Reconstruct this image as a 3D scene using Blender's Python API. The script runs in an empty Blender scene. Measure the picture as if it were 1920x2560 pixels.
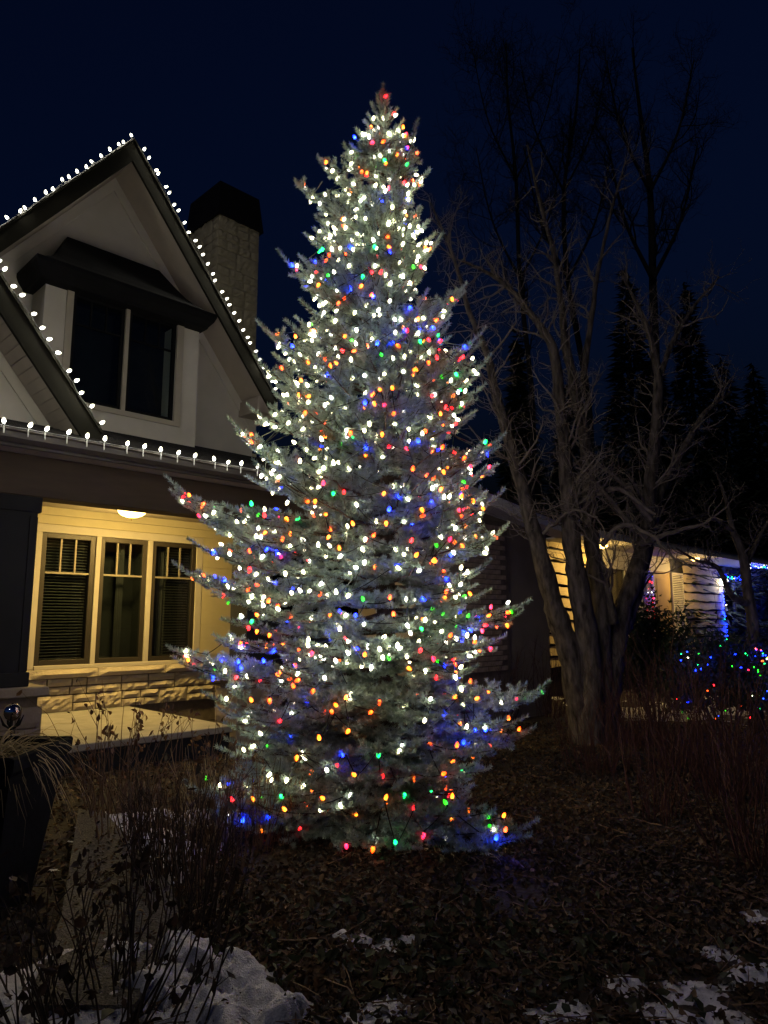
import bpy, math, random
import numpy as np
from mathutils import Vector, Matrix, Quaternion

# ------------------------------------------------------------------ camera, sky, dim street light, exposure
scn = bpy.context.scene
PITCH = math.radians(8.6); EYE = 1.6; FPX = 1775.0; G = -0.10
cam_d = bpy.data.cameras.new('camera'); cam = bpy.data.objects.new('camera', cam_d)
scn.collection.objects.link(cam); scn.camera = cam
cam.location = (0, 0, EYE); cam.rotation_euler = (math.pi/2 + PITCH, 0, 0)
cam_d.sensor_fit = 'HORIZONTAL'; cam_d.sensor_width = 36.0; cam_d.lens = FPX/1920*36
cam_d.clip_start = 0.05; cam_d.clip_end = 3000

SUN_EL, SUN_AZ = math.radians(38), math.radians(205)      # dim light of the street behind the camera
world = bpy.data.worlds.new('World'); scn.world = world; world.use_nodes = True
wn = world.node_tree; bg = wn.nodes['Background']
sky = wn.nodes.new('ShaderNodeTexSky'); sky.sky_type = 'NISHITA'; sky.sun_disc = False
sky.sun_elevation = math.radians(-3.0); sky.sun_rotation = SUN_AZ
tint = wn.nodes.new('ShaderNodeMix'); tint.data_type = 'RGBA'; tint.blend_type = 'MULTIPLY'
tint.inputs[0].default_value = 1.0; tint.inputs[7].default_value = (0.10, 0.30, 1.0, 1)
wn.links.new(sky.outputs[0], tint.inputs[6]); wn.links.new(tint.outputs[2], bg.inputs[0])
bg.inputs[1].default_value = 0.21

sun_d = bpy.data.lights.new('sun', 'SUN'); sun = bpy.data.objects.new('sun', sun_d)
scn.collection.objects.link(sun)
sun_d.energy = 0.14; sun_d.angle = math.radians(6); sun_d.color = (1.0, 0.90, 0.86)
sdir = Vector((math.sin(SUN_AZ)*math.cos(SUN_EL), math.cos(SUN_AZ)*math.cos(SUN_EL), math.sin(SUN_EL)))
sun.rotation_euler = sdir.to_track_quat('Z', 'Y').to_euler()

vs = scn.view_settings
vs.view_transform = 'Standard'; vs.look = 'None'; vs.exposure = 0.0; vs.gamma = 1.0; vs.use_curve_mapping = False
scn.render.engine = 'CYCLES'
cy = scn.cycles
cy.use_denoising = True
try: cy.denoiser = 'OPENIMAGEDENOISE'
except Exception: pass
cy.use_light_tree = True; cy.max_bounces = 4; cy.diffuse_bounces = 1; cy.glossy_bounces = 2
cy.transparent_max_bounces = 8; cy.transmission_bounces = 3
cy.sample_clamp_direct = 7.0; cy.sample_clamp_indirect = 1.0
cy.caustics_reflective = False; cy.caustics_refractive = False

WHITE_L = 50.0          # radiance of a warm white bulb

# ------------------------------------------------------------------ helpers
random.seed(4); rng = np.random.default_rng(7)
COL = scn.collection
S2 = 2**-.5
CEN = {}
def W(u, v, z): return np.array([(u-v)*S2, (u+v)*S2, z])     # street-aligned frame (45 degrees) to world
def ray(x, y):
    a = (x-960)/FPX; b = -(y-1280)/FPX
    return np.array([a, math.cos(PITCH)-b*math.sin(PITCH), math.sin(PITCH)+b*math.cos(PITCH)])
def at(x, y, Y):                                             # survey helper: photo point at distance Y
    d = ray(x, y); return np.array([0, 0, EYE]) + Y/d[1]*d
def ong(x, y, z=G):
    d = ray(x, y); return np.array([0, 0, EYE]) + (z-EYE)/d[2]*d
def onv(x, y, v):
    d = ray(x, y); t = v/((d[1]-d[0])*S2); p = np.array([0, 0, EYE]) + t*d
    return np.array([(p[0]+p[1])*S2, (p[1]-p[0])*S2, p[2]])
def norm(a): a = np.asarray(a, float); return a/(np.linalg.norm(a)+1e-12)

def hash2(ix, iy, s=0):
    h = np.sin(ix*127.1+iy*311.7+s*74.7)*43758.5453
    return h-np.floor(h)
def vnoise(x, y, s=0):
    x = np.asarray(x, float); y = np.asarray(y, float)
    ix, iy = np.floor(x), np.floor(y); fx, fy = x-ix, y-iy
    fx = fx*fx*(3-2*fx); fy = fy*fy*(3-2*fy)
    a = hash2(ix, iy, s); b = hash2(ix+1, iy, s); c = hash2(ix, iy+1, s); d = hash2(ix+1, iy+1, s)
    return (a*(1-fx)+b*fx)*(1-fy)+(c*(1-fx)+d*fx)*fy
def fbm(x, y, s=0, o=4):
    r = 0; a = .5
    for i in range(o):
        r = r+a*vnoise(np.asarray(x)*2**i, np.asarray(y)*2**i, s+i*13); a *= .5
    return r

class MB:
    def __init__(s): s.v = []; s.f = []; s.n = 0; s.m = []
    def add(s, vs_, fs_, m=0):
        s.v.extend([tuple(map(float, p)) for p in vs_]); s.f.extend([tuple(i+s.n for i in f) for f in fs_])
        s.m.extend([m]*len(fs_)); s.n += len(vs_); return s
    def box(s, a, b, m=0):
        (x0, y0, z0), (x1, y1, z1) = a, b
        return s.add([(x0,y0,z0),(x1,y0,z0),(x1,y1,z0),(x0,y1,z0),(x0,y0,z1),(x1,y0,z1),(x1,y1,z1),(x0,y1,z1)],
              [(0,3,2,1),(4,5,6,7),(0,1,5,4),(1,2,6,5),(2,3,7,6),(3,0,4,7)], m)
    def hexa(s, p, m=0):      # eight corners, bottom four then top four
        return s.add(p, [(0,3,2,1),(4,5,6,7),(0,1,5,4),(1,2,6,5),(2,3,7,6),(3,0,4,7)], m)
    def prism_v(s, poly, v0, v1, m=0):   # polygon in (u,z), extruded along v
        n = len(poly); vs_ = [(u, v0, z) for u, z in poly]+[(u, v1, z) for u, z in poly]
        fs_ = [tuple(range(n)), tuple(range(2*n-1, n-1, -1))]
        for i in range(n):
            j = (i+1) % n; fs_.append((i, i+n, j+n, j))
        return s.add(vs_, fs_, m)
    def tube(s, pts, rad, sides=5, m=0, cap=True, gnarl=0.0):
        pts = np.asarray(pts, float); k = len(pts)
        rad = np.broadcast_to(np.asarray(rad, float), (k,))
        tan = np.gradient(pts, axis=0); up = np.array([0.31, 0.17, 0.93])
        vs_ = []
        for i in range(k):
            t = norm(tan[i]); a = np.cross(t, up)
            if np.linalg.norm(a) < 1e-3: a = np.cross(t, [1, 0, 0])
            a = norm(a); b = np.cross(t, a)
            for j in range(sides):
                q = 2*math.pi*j/sides; k_ = 1+gnarl*(2*float(vnoise(j*1.7+3.1*math.sin(j), i*.8, 4))-1) if gnarl else 1; vs_.append(pts[i]+k_*rad[i]*(math.cos(q)*a+math.sin(q)*b))
        fs_ = []
        for i in range(k-1):
            for j in range(sides):
                jj = (j+1) % sides
                fs_.append((i*sides+j, (i+1)*sides+j, (i+1)*sides+jj, i*sides+jj))
        if cap: fs_.append(tuple(range(sides))); fs_.append(tuple((k-1)*sides+j for j in reversed(range(sides))))
        return s.add(vs_, fs_, m)
    def lathe(s, prof, sides=16, c=(0,0,0), m=0):
        vs_ = []; fs_ = []
        for r, z in prof:
            for j in range(sides):
                q = 2*math.pi*j/sides; vs_.append((c[0]+r*math.cos(q), c[1]+r*math.sin(q), c[2]+z))
        for i in range(len(prof)-1):
            for j in range(sides):
                jj = (j+1) % sides
                fs_.append((i*sides+j, i*sides+jj, (i+1)*sides+jj, (i+1)*sides+j))
        return s.add(vs_, fs_, m)

def fast_mesh(name, V, Fc, k, mats, smooth=False, cols=None):
    me = bpy.data.meshes.new(name); nv, nf = len(V), len(Fc)
    me.vertices.add(nv); me.vertices.foreach_set('co', np.ascontiguousarray(V, np.float32).ravel())
    me.loops.add(nf*k); me.loops.foreach_set('vertex_index', np.ascontiguousarray(Fc, np.int32).ravel())
    me.polygons.add(nf); me.polygons.foreach_set('loop_start', np.arange(0, nf*k, k, dtype=np.int32))
    try: me.polygons.foreach_set('loop_total', np.full(nf, k, np.int32))
    except Exception: pass
    if smooth: me.polygons.foreach_set('use_smooth', np.ones(nf, bool))
    for m in mats: me.materials.append(m)
    if cols is not None:
        ca = me.color_attributes.new('tone', 'FLOAT_COLOR', 'POINT')
        c4 = np.ones((nv, 4), np.float32); c4[:, :3] = cols; ca.data.foreach_set('color', c4.ravel())
    me.update(calc_edges=True)
    return me

def thing(name, label, cat, loc=(0,0,0), rz=0.0, group=None, frame=False):
    """Empty at a thing's base; frame=True means loc is in the street frame (u,v,z)."""
    o = bpy.data.objects.new(name, None); COL.objects.link(o); o.empty_display_size = .2
    if frame: o.location = W(*loc); o.rotation_euler = (0, 0, math.pi/4)
    else: o.location = loc; o.rotation_euler = (0, 0, rz)
    CEN[o] = np.array(loc, float)
    tag(o, label, cat, group); return o
def tag(o, label=None, cat=None, group=None, kind=None):
    if label: o['label'] = label
    if cat: o['category'] = cat
    if group: o['group'] = group
    if kind: o['kind'] = kind
    return o
def link(name, me, parent, center):
    o = bpy.data.objects.new(name, me); COL.objects.link(o); CEN[o] = np.array(center, float)
    if parent is not None: o.parent = parent; o.location = CEN[o]-CEN[parent]
    else: o.location = CEN[o]
    return o
def build(name, mb, mat, parent=None, smooth=False, kind=None, bevel=0.0):
    V = np.array(mb.v); c = np.array([(V[:,0].min()+V[:,0].max())/2, (V[:,1].min()+V[:,1].max())/2, V[:,2].min()])
    me = bpy.data.meshes.new(name); me.from_pydata((V-c).tolist(), [], mb.f)
    for m in (mat if isinstance(mat, (list, tuple)) else [mat]): me.materials.append(m)
    if isinstance(mat, (list, tuple)): me.polygons.foreach_set('material_index', mb.m)
    if smooth: me.polygons.foreach_set('use_smooth', [True]*len(me.polygons))
    me.update()
    o = link(name, me, parent, c)
    if bevel > 0:
        b = o.modifiers.new('edge', 'BEVEL'); b.width = bevel; b.segments = 1; b.limit_method = 'ANGLE'
    if kind: o['kind'] = kind
    return o
def build_np(name, V, Fc, k, mat, parent=None, smooth=False, kind=None, cols=None):
    c = np.array([(V[:,0].min()+V[:,0].max())/2, (V[:,1].min()+V[:,1].max())/2, V[:,2].min()])
    o = link(name, fast_mesh(name, V-c, Fc, k, mat if isinstance(mat, list) else [mat], smooth, cols), parent, c)
    if kind: o['kind'] = kind
    return o

# ------------------------------------------------------------------ materials
def mat(name, col, rough=.7, var=.25, scale=6., bump=0., bscale=40., spec=.3, metal=0., col2=None, attr=None, stretch=None, trans=0.):
    m = bpy.data.materials.new(name); m.use_nodes = True; nt = m.node_tree; N = nt.nodes; L = nt.links
    p = N['Principled BSDF']; p.inputs['Roughness'].default_value = rough; p.inputs['Metallic'].default_value = metal
    p.inputs['Specular IOR Level'].default_value = spec
    tc = N.new('ShaderNodeTexCoord'); vec = tc.outputs['Object']
    if stretch:
        mp = N.new('ShaderNodeMapping'); mp.inputs['Scale'].default_value = stretch
        L.new(vec, mp.inputs[0]); vec = mp.outputs[0]
    nz = N.new('ShaderNodeTexNoise'); nz.inputs['Scale'].default_value = scale; nz.inputs['Detail'].default_value = 6
    L.new(vec, nz.inputs['Vector'])
    r = N.new('ShaderNodeValToRGB'); c2 = col2 or tuple(c*(1+var) for c in col)
    c1 = col if col2 else tuple(c*(1-var) for c in col)
    r.color_ramp.elements[0].position = .3; r.color_ramp.elements[1].position = .7
    r.color_ramp.elements[0].color = (*c1, 1); r.color_ramp.elements[1].color = (*c2, 1)
    L.new(nz.outputs['Fac'], r.inputs[0]); out = r.outputs[0]
    if attr:
        a = N.new('ShaderNodeAttribute'); a.attribute_name = attr
        mx = N.new('ShaderNodeMix'); mx.data_type = 'RGBA'; mx.blend_type = 'MULTIPLY'; mx.inputs[0].default_value = 1
        L.new(out, mx.inputs[6]); L.new(a.outputs['Color'], mx.inputs[7]); out = mx.outputs[2]
    L.new(out, p.inputs['Base Color'])
    if bump:
        n2 = N.new('ShaderNodeTexNoise'); n2.inputs['Scale'].default_value = bscale; n2.inputs['Detail'].default_value = 5
        L.new(vec, n2.inputs['Vector'])
        b = N.new('ShaderNodeBump'); b.inputs['Strength'].default_value = bump; b.inputs['Distance'].default_value = .02
        L.new(n2.outputs['Fac'], b.inputs['Height']); L.new(b.outputs[0], p.inputs['Normal'])
    if trans:
        t = N.new('ShaderNodeBsdfTranslucent'); L.new(out, t.inputs[0])
        ms = N.new('ShaderNodeMixShader'); ms.inputs[0].default_value = trans
        L.new(p.outputs[0], ms.inputs[1]); L.new(t.outputs[0], ms.inputs[2])
        L.new(ms.outputs[0], N['Material Output'].inputs[0])
    return m
def emit(name, col, L):
    m = bpy.data.materials.new(name); m.use_nodes = True; nt = m.node_tree
    p = nt.nodes['Principled BSDF']; p.inputs['Base Color'].default_value = (.3, .3, .3, 1); p.inputs['Roughness'].default_value = .3
    p.inputs['Emission Color'].default_value = (*col, 1); p.inputs['Emission Strength'].default_value = L
    return m
def glass(name, tintc=(.85, .9, .9)):
    m = bpy.data.materials.new(name); m.use_nodes = True; nt = m.node_tree; nt.nodes.clear()
    o = nt.nodes.new('ShaderNodeOutputMaterial'); t = nt.nodes.new('ShaderNodeBsdfTransparent'); t.inputs[0].default_value = (*tintc, 1)
    g = nt.nodes.new('ShaderNodeBsdfGlossy'); g.inputs['Roughness'].default_value = .01
    f = nt.nodes.new('ShaderNodeFresnel'); ge = nt.nodes.new('ShaderNodeNewGeometry'); mr = nt.nodes.new('ShaderNodeMapRange')
    mr.inputs['To Min'].default_value = 1.6; mr.inputs['To Max'].default_value = .625      # same index from both faces of the thin pane
    nt.links.new(ge.outputs['Backfacing'], mr.inputs['Value']); nt.links.new(mr.outputs[0], f.inputs[0])
    mx = nt.nodes.new('ShaderNodeMixShader'); nt.links.new(f.outputs[0], mx.inputs[0])
    nt.links.new(t.outputs[0], mx.inputs[1]); nt.links.new(g.outputs[0], mx.inputs[2]); nt.links.new(mx.outputs[0], o.inputs[0])
    return m

M = dict(
 soil=mat('soil', (.030,.022,.016), .95, .4, 3, .8, 30),
 leaf=mat('dry_leaf', (.9,.9,.9), .8, .25, 30, attr='tone', trans=.15),
 snow=mat('snow', (.50,.49,.52), .85, .10, 14, .9, 130, spec=.2, col2=(.76,.76,.80)),
 concrete=mat('concrete', (.30,.28,.25), .9, .15, 4, .25, 90),
 aggregate=mat('aggregate', (.040,.036,.031), .9, .45, 55, 1.0, 70, col2=(.15,.135,.115)),
 stucco=mat('stucco', (.66,.62,.54), .95, .05, 3, .12, 160),
 trim=mat('trim_paint', (.50,.45,.36), .6, .06, 4, .05, 60),
 wallpaint=mat('wall_boards', (.54,.47,.295), .7, .06, 4, .08, 80),
 sash=mat('sash_paint', (.026,.021,.016), .6, .1, 4),
 beam=mat('beam_paint', (.075,.054,.034), .7, .12, 3, .08, 50, stretch=(1,1,6)),
 fascia=mat('dark_fascia', (.016,.015,.011), .9, .15, 3, spec=.1),
 soffit=mat('soffit_paint', (.46,.40,.33), .7, .06, 4),
 ceil=mat('ceiling_paint', (.58,.50,.38), .7, .06, 4),
 shingle=mat('shingle', (.030,.028,.028), .9, .4, 18, .6, 60),
 darkpaint=mat('column_paint', (.016,.017,.020), .8, .12, 4),
 blackmetal=mat('black_metal', (.009,.009,.010), .75, .2, 4, spec=.12),
 stone=mat('limestone', (.46,.39,.28), .9, .16, 5, .55, 26, col2=(.60,.51,.37)),
 pierstone=mat('pier_stone', (.22,.18,.135), .9, .16, 5, .4, 26, col2=(.31,.26,.20)),
 mortar=mat('mortar', (.16,.13,.10), .95, .2, 10, .3, 50),
 gutter=mat('gutter_metal', (.060,.052,.045), .45, .12, 3, spec=.5),
 clip=mat('clear_clip', (.55,.55,.52), .3, .1, 3, spec=.6),
 muntin=mat('muntin_paint', (.21,.18,.13), .6, .1, 4),
 room=mat('dark_room', (.012,.012,.012), .9, .2, 2),
 blind=mat('blind_slat', (.030,.028,.026), .6, .08, 3),
 curtain=mat('curtain_cloth', (.04,.038,.038), .9, .1, 3),
 glass=glass('window_glass'),
 black=mat('deck_face', (.012,.013,.018), .8, .3, 3),
 bark=mat('grey_bark', (.030,.025,.022), .95, .45, 16, 1.0, 34, col2=(.16,.135,.115), stretch=(1,1,.3), spec=.1),
 barkdark=mat('dark_bark', (.07,.06,.05), .9, .35, 9, .7, 40),
 twigred=mat('red_twig', (.070,.028,.020), .7, .35, 8),
 twigtan=mat('tan_twig', (.14,.088,.050), .8, .35, 8),
 twigdark=mat('dark_twig', (.048,.033,.024), .8, .35, 8),
 needle=mat('spruce_needle', (.33,.44,.375), .6, .3, 3.2, col2=(.52,.63,.565), attr='tone'),
 wood=mat('spruce_wood', (.085,.062,.045), .9, .3, 12, .5, 60),
 darkleaf=mat('dark_evergreen', (.022,.034,.020), .7, .4, 3),
 cord=mat('green_cord', (.010,.016,.012), .5, .1, 3),
 whitecord=mat('white_cord', (.40,.40,.38), .5, .1, 3),
 socket=mat('bulb_socket', (.014,.022,.016), .5, .1, 3),
 planter=mat('black_planter', (.007,.0075,.010), .95, .3, 6, .2, 20, spec=.05),
 grassdry=mat('dry_blade', (.30,.235,.13), .8, .3, 12, trans=.2),
 chimstone=mat('chimney_stone', (.30,.265,.18), .9, .16, 5, .4, 26, col2=(.44,.39,.27)),
 mirror=mat('mirror_ball', (.80,.78,.84), .04, .02, 3, metal=1.0),
 brick=mat('pale_brick', (.36,.28,.20), .9, .25, 9, .4, 50),
 nwall=mat('neighbour_wall', (.22,.185,.14), .9, .1, 3, .1, 60),
 nboard=mat('waney_board', (.60,.50,.30), .75, .10, 5, .25, 30, stretch=(1,1,5)),
 nwhite=mat('white_trim', (.62,.60,.56), .6, .05, 3),
 npale=mat('pale_wall', (.52,.52,.52), .8, .08, 3),
 npink=mat('pink_curtain', (.55,.40,.32), .8, .1, 3),
 ndoor=mat('tan_door', (.40,.30,.19), .6, .08, 3),
 littwig=mat('lit_twig_bark', (.18,.15,.128), .9, .3, 9),  # paler copy of the bark: light on the twigs put into their colour
 far=mat('far_bark', (.010,.009,.009), .9, .3, 4),
)
def bulb_mat(name, core, col, L):
    """lit plastic bulb: hottest round the diode near the socket, deeper in colour toward the tip"""
    m = emit(name, col, L); nt = m.node_tree; N = nt.nodes
    tc = N.new('ShaderNodeTexCoord'); sp = N.new('ShaderNodeSeparateXYZ'); r = N.new('ShaderNodeValToRGB')
    nt.links.new(tc.outputs['Generated'], sp.inputs[0]); nt.links.new(sp.outputs[2], r.inputs[0])
    e = r.color_ramp.elements; e[0].position = .30; e[0].color = (*core, 1); e[1].position = .80; e[1].color = (*col, 1)
    nt.links.new(r.outputs[0], N['Principled BSDF'].inputs['Emission Color'])
    return m
BULB = dict(
 white=bulb_mat('bulb_white', (1.0,.94,.68), (1.0,.88,.49), WHITE_L),
 cool=bulb_mat('bulb_white_bright', (1.0,.98,.88), (1.0,.93,.66), WHITE_L*1.15),
 orange=bulb_mat('bulb_orange', (1.0,.115,.005), (1.0,.050,.001), 8.5),
 yellow=bulb_mat('bulb_yellow', (1.0,.24,.016), (1.0,.12,.003), 8.0),
 red=bulb_mat('bulb_red', (1.0,.022,.026), (1.0,.006,.010), 10.0),
 pink=bulb_mat('bulb_pink', (1.0,.026,.080), (1.0,.009,.045), 8.0),
 blue=bulb_mat('bulb_blue', (.010,.045,1.0), (.0015,.012,1.0), 150.0),
 green=bulb_mat('bulb_green', (.05,1.0,.02), (.008,1.0,.004), 3.0),
 teal=bulb_mat('bulb_teal', (.02,1.0,.22), (.0005,1.0,.13), 7.0),
)

# ------------------------------------------------------------------ ground
def gz(x, y):
    x = np.asarray(x, float); y = np.asarray(y, float)
    r = np.hypot(x-.05, y-5.9)
    h = G+.06*(fbm(x*.9, y*.9, 3)-.47)+.03*(fbm(x*3, y*3, 9)-.47)+.05*np.exp(-(r/1.6)**2)
    return h
def lines(lo, hi, far0, far1, step):
    a = np.arange(lo, hi+1e-6, step); k = np.geomspace(1, 400, 22)
    return np.unique(np.concatenate([lo-k[::-1]*1.0-(0), a, hi+k]))
gx = lines(-5, 7, -400, 400, .07); gy = lines(1.0, 13, 0, 400, .07)
gy = gy[gy > -30]
XX, YY = np.meshgrid(gx, gy); near = (XX > -6) & (XX < 8) & (YY > 0) & (YY < 14)
ZZ = np.where(near, gz(XX, YY), G)
def gridfaces(ny, nx):
    i = np.arange(ny*nx).reshape(ny, nx)
    return np.stack([i[:-1,:-1], i[:-1,1:], i[1:,1:], i[1:,:-1]], -1).reshape(-1, 4)
gr = build_np('ground', np.stack([XX, YY, ZZ], -1).reshape(-1, 3), gridfaces(len(gy), len(gx)), 4, M['soil'], smooth=True)
tag(gr, 'dark bare soil of the garden bed and lawn at night', 'ground', kind='structure')

# garden path of exposed aggregate, running from the deck past the planter
pl = [ong(p[0], p[1]) for p in ((195,2045),(150,2330),(60,2560),(330,2560),(470,2420),(430,2250),(330,2130),(262,2055))]
pc = np.mean(pl, 0); pv = [(p[0], p[1], G+.075) for p in pl]; n = len(pv)
mbp = MB(); mbp.add(pv+[(p[0], p[1], G-.1) for p in pl], [tuple(range(n))]+[(i, i+n, (i+1) % n+n, (i+1) % n) for i in range(n)])
tag(build('path', mbp, M['aggregate']), 'grey exposed-aggregate path beside the black planter', 'path', kind='structure')

# snow
SNOWB = []; DEBRIS = []
def snow_patch(name, label, blobs, thick, res, seed, lump=.03, cut=.45):
    SNOWB.extend(blobs)
    P = np.array([[b[0], b[1]] for b in blobs]); R = np.array([b[2] for b in blobs])
    x0, y0 = (P-R[:,None]*1.25).min(0); x1, y1 = (P+R[:,None]*1.25).max(0)
    xs = np.arange(x0, x1, res); ys = np.arange(y0, y1, res); X, Y = np.meshgrid(xs, ys)
    m = np.zeros_like(X)
    for (bx, by), r in zip(P, R): m = np.maximum(m, 1-np.hypot(X-bx, Y-by)/r)
    m = m+(fbm(X*5, Y*5, seed)-.47)*.9+(fbm(X*18, Y*18, seed+5, 3)-.44)*.55
    h = np.clip((m-cut*.35)*1.9, -.6, 1)
    h = np.where(h > 0, h*h*(3-2*h)*.75+.25*h, h)
    Z = gz(X, Y)+thick*h+np.where(h > 0, lump*(fbm(X*5.5, Y*5.5, seed+9)-.47)*2*h+lump*.55*(fbm(X*12, Y*12, seed+2, 3)-.44)*h+.020*(fbm(X*40, Y*40, seed+4, 2)-.37)*np.minimum(1, h*3), 0)
    V = np.stack([X, Y, Z], -1).reshape(-1, 3); Fc = gridfaces(len(ys), len(xs))
    hv = np.where(h.reshape(-1) > .08)[0]; DEBRIS.append(V[np.random.default_rng(seed).choice(hv, min(len(hv), max(4, len(hv)//90)))] if len(hv) and res < .03 else V[:0])
    keep = (h.reshape(-1)[Fc] > -.3).any(1); Fc = Fc[keep]
    u, inv = np.unique(Fc, return_inverse=True)
    o = build_np('snow', V[u], inv.reshape(Fc.shape), 4, M['snow'], smooth=True, kind='stuff')
    tag(o, label, 'snow')
def gb(x, y, r): p = ong(x, y); return (p[0], p[1], r)
snow_patch('snow', 'lumpy mound of old snow at the foot of the dark stems', [gb(470,2440,.34), gb(600,2480,.32), gb(650,2530,.24), gb(400,2480,.30), gb(540,2560,.30), gb(680,2560,.16), gb(330,2420,.22), gb(440,2390,.2), gb(740,2520,.10)], .10, .010, 11, .085, .7)
snow_patch('snow', 'flat snow under the dried plant in the bottom corner by the planter', [gb(30,2500,.30), gb(150,2450,.26), gb(240,2540,.28), gb(100,2570,.3), gb(300,2390,.18)], .06, .018, 21, .03)
snow_patch('snow', 'snow strip along the path edge behind the bare stems', [gb(250,2060,.22), gb(310,2090,.26), gb(380,2110,.26), gb(440,2150,.26), gb(490,2050,.28), gb(440,2200,.16), gb(330,2050,.22), gb(400,2040,.2)], .06, .022, 31, .02)
snow_patch('snow', 'thin broken snow in the bottom corner under the red stems', [gb(1890,2440,.24), gb(1740,2490,.22), gb(1830,2560,.2), gb(1650,2540,.18), gb(1560,2470,.14), gb(1900,2300,.16), gb(1800,2400,.14), gb(1700,2560,.2)], .018, .009, 41, .010, .85)
snow_patch('snow', 'small snow streak lying across the leaf litter', [gb(905,2365,.10), gb(970,2370,.11), gb(1020,2360,.10), gb(860,2350,.07)], .022, .009, 51, .010, .5)
snow_patch('snow', 'snow remnant at the bottom edge among green leaves', [gb(950,2520,.12), gb(900,2555,.12), gb(1430,2540,.13), gb(1360,2550,.12), gb(1000,2500,.10)], .020, .009, 61, .010, .6)
snow_patch('snow', 'snowy lawn lit by the porch lights of the low bungalow', [(5.0,13.3,1.1),(6.3,14.2,1.3),(7.6,15.3,1.3)], .05, .06, 71, .02)

# fallen leaves, curled, in brown and tan tones
def leaves(name, label, X, Y, size, tones, lift, tilt, seed, parent=None, Z=None):
    r = np.random.default_rng(seed); n = len(X)
    tpl = np.array([[-.5,0,0],[-.12,.27,.10],[.25,.22,.09],[.55,0,.03],[.25,-.22,.09],[-.12,-.27,.10],[.1,0,-.02]])
    tris = np.array([[0,6,1],[1,6,2],[2,6,3],[3,6,4],[4,6,5],[5,6,0]])
    sc = size*r.uniform(.55, 1.35, n); a = r.uniform(0, 2*np.pi, n)
    ax, ay = r.normal(0, tilt, n), r.normal(0, tilt, n); curl = r.uniform(.4, 2.4, n)
    v = np.repeat(tpl[None], n, 0); v[:,:,2] *= curl[:,None]; v[:,:,1] *= r.uniform(.7, 1.2, n)[:,None]
    v[:,:,2] += (v[:,:,0]**2)*r.uniform(-.5, .8, n)[:,None]
    v = v+r.normal(0, .03, v.shape); v *= sc[:,None,None]
    c, s = np.cos(ax)[:,None], np.sin(ax)[:,None]
    y, z = v[:,:,1]*c-v[:,:,2]*s, v[:,:,1]*s+v[:,:,2]*c; v[:,:,1], v[:,:,2] = y, z
    c, s = np.cos(ay)[:,None], np.sin(ay)[:,None]
    x, z = v[:,:,0]*c+v[:,:,2]*s, -v[:,:,0]*s+v[:,:,2]*c; v[:,:,0], v[:,:,2] = x, z
    c, s = np.cos(a)[:,None], np.sin(a)[:,None]
    x, y = v[:,:,0]*c-v[:,:,1]*s, v[:,:,0]*s+v[:,:,1]*c; v[:,:,0], v[:,:,1] = x, y
    base = gz(X, Y) if Z is None else Z
    v += np.stack([X, Y, base+r.uniform(0, lift, n)], -1)[:,None,:]
    T = np.array(tones)*.78; col = T[r.integers(0, len(T), n)]*(r.uniform(.45, 1.45, n)*(.55+.95*fbm(X*1.7+3, Y*1.7, 23)))[:,None]
    Fc = (tris[None]+np.arange(n)[:,None,None]*7).reshape(-1, 3)
    o = build_np(name, v.reshape(-1, 3), Fc, 3, M['leaf'], parent, kind='stuff', cols=np.repeat(col, 7, 0))
    if label: tag(o, label, 'leaves')
    return o
N1 = 112000
ly = 2.6+9.5*rng.random(N1)**1.7; lx = (rng.random(N1)*1.95-.75)*(ly*.60+.9)
k = ~((lx < -.9-(ly-3.6)*.25) & (ly > 3.2) & (ly < 6.3) & (rng.random(N1) < .6))
lx, ly = lx[k], ly[k]
k = fbm(lx*1.3, ly*1.3, 17)+rng.normal(0, .14, len(lx)) > .28; lx, ly = lx[k], ly[k]
for bx_, by_, br_ in SNOWB:
    k = (np.hypot(lx-bx_, ly-by_) > br_*.72) | (rng.random(len(lx)) < .22); lx, ly = lx[k], ly[k]
BROWN = [(.125,.070,.038),(.095,.055,.032),(.165,.105,.058),(.07,.042,.027),(.20,.135,.08),(.085,.062,.045),(.14,.085,.04),(.11,.10,.085)]
leaves('fallen_leaves', 'brown fallen leaves covering the ground below the spruce', lx, ly, .045, BROWN, .036, .6, 5)
DB = np.concatenate(DEBRIS); leaves('leaf_bits', 'leaf bits and debris scattered on the old snow', DB[:,0], DB[:,1], .026, BROWN, .004, .5, 8, Z=DB[:,2])
r3 = np.random.default_rng(45); pp_ = np.array([p[:2] for p in pl]); q_ = r3.random((420, len(pl)))**3; q_ /= q_.sum(1)[:,None]; q_ = q_@pp_
leaves('leaf_bits', 'small leaf bits strewn on the aggregate path', q_[:,0], q_[:,1], .034, BROWN, .006, .4, 9, Z=np.full(len(q_), G+.08))
tw = MB(); r3 = np.random.default_rng(44)
for _ in range(420):
    yy = 2.9+7*r3.random()**1.6; xx = (r3.random()*1.3-.55)*(yy*.58+.8); a = r3.uniform(0, 6.28); L = r3.uniform(.10, .42); b0 = np.array([xx, yy, 0]); dr_ = np.array([math.cos(a), math.sin(a), 0]); side = np.array([-math.sin(a), math.cos(a), 0])*r3.normal(0, .05)
    P_ = [b0+dr_*L*t_+side*math.sin(3*t_) for t_ in (0, .35, .7, 1)]
    for p_ in P_: p_[2] = float(gz(p_[0], p_[1]))+.028+r3.uniform(0, .025)
    tw.tube(P_, np.linspace(.0045, .0018, 4)*r3.uniform(.6, 1.3), 3, cap=False)
tag(build('fallen_twigs', tw, M['twigtan'], kind='stuff'), 'thin fallen twigs lying among the brown leaves', 'twigs')
n2 = 600
ax_ = rng.normal(.35, .75, n2); ay_ = rng.normal(3.85, .38, n2); kk = ay_ > 3.0
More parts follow.
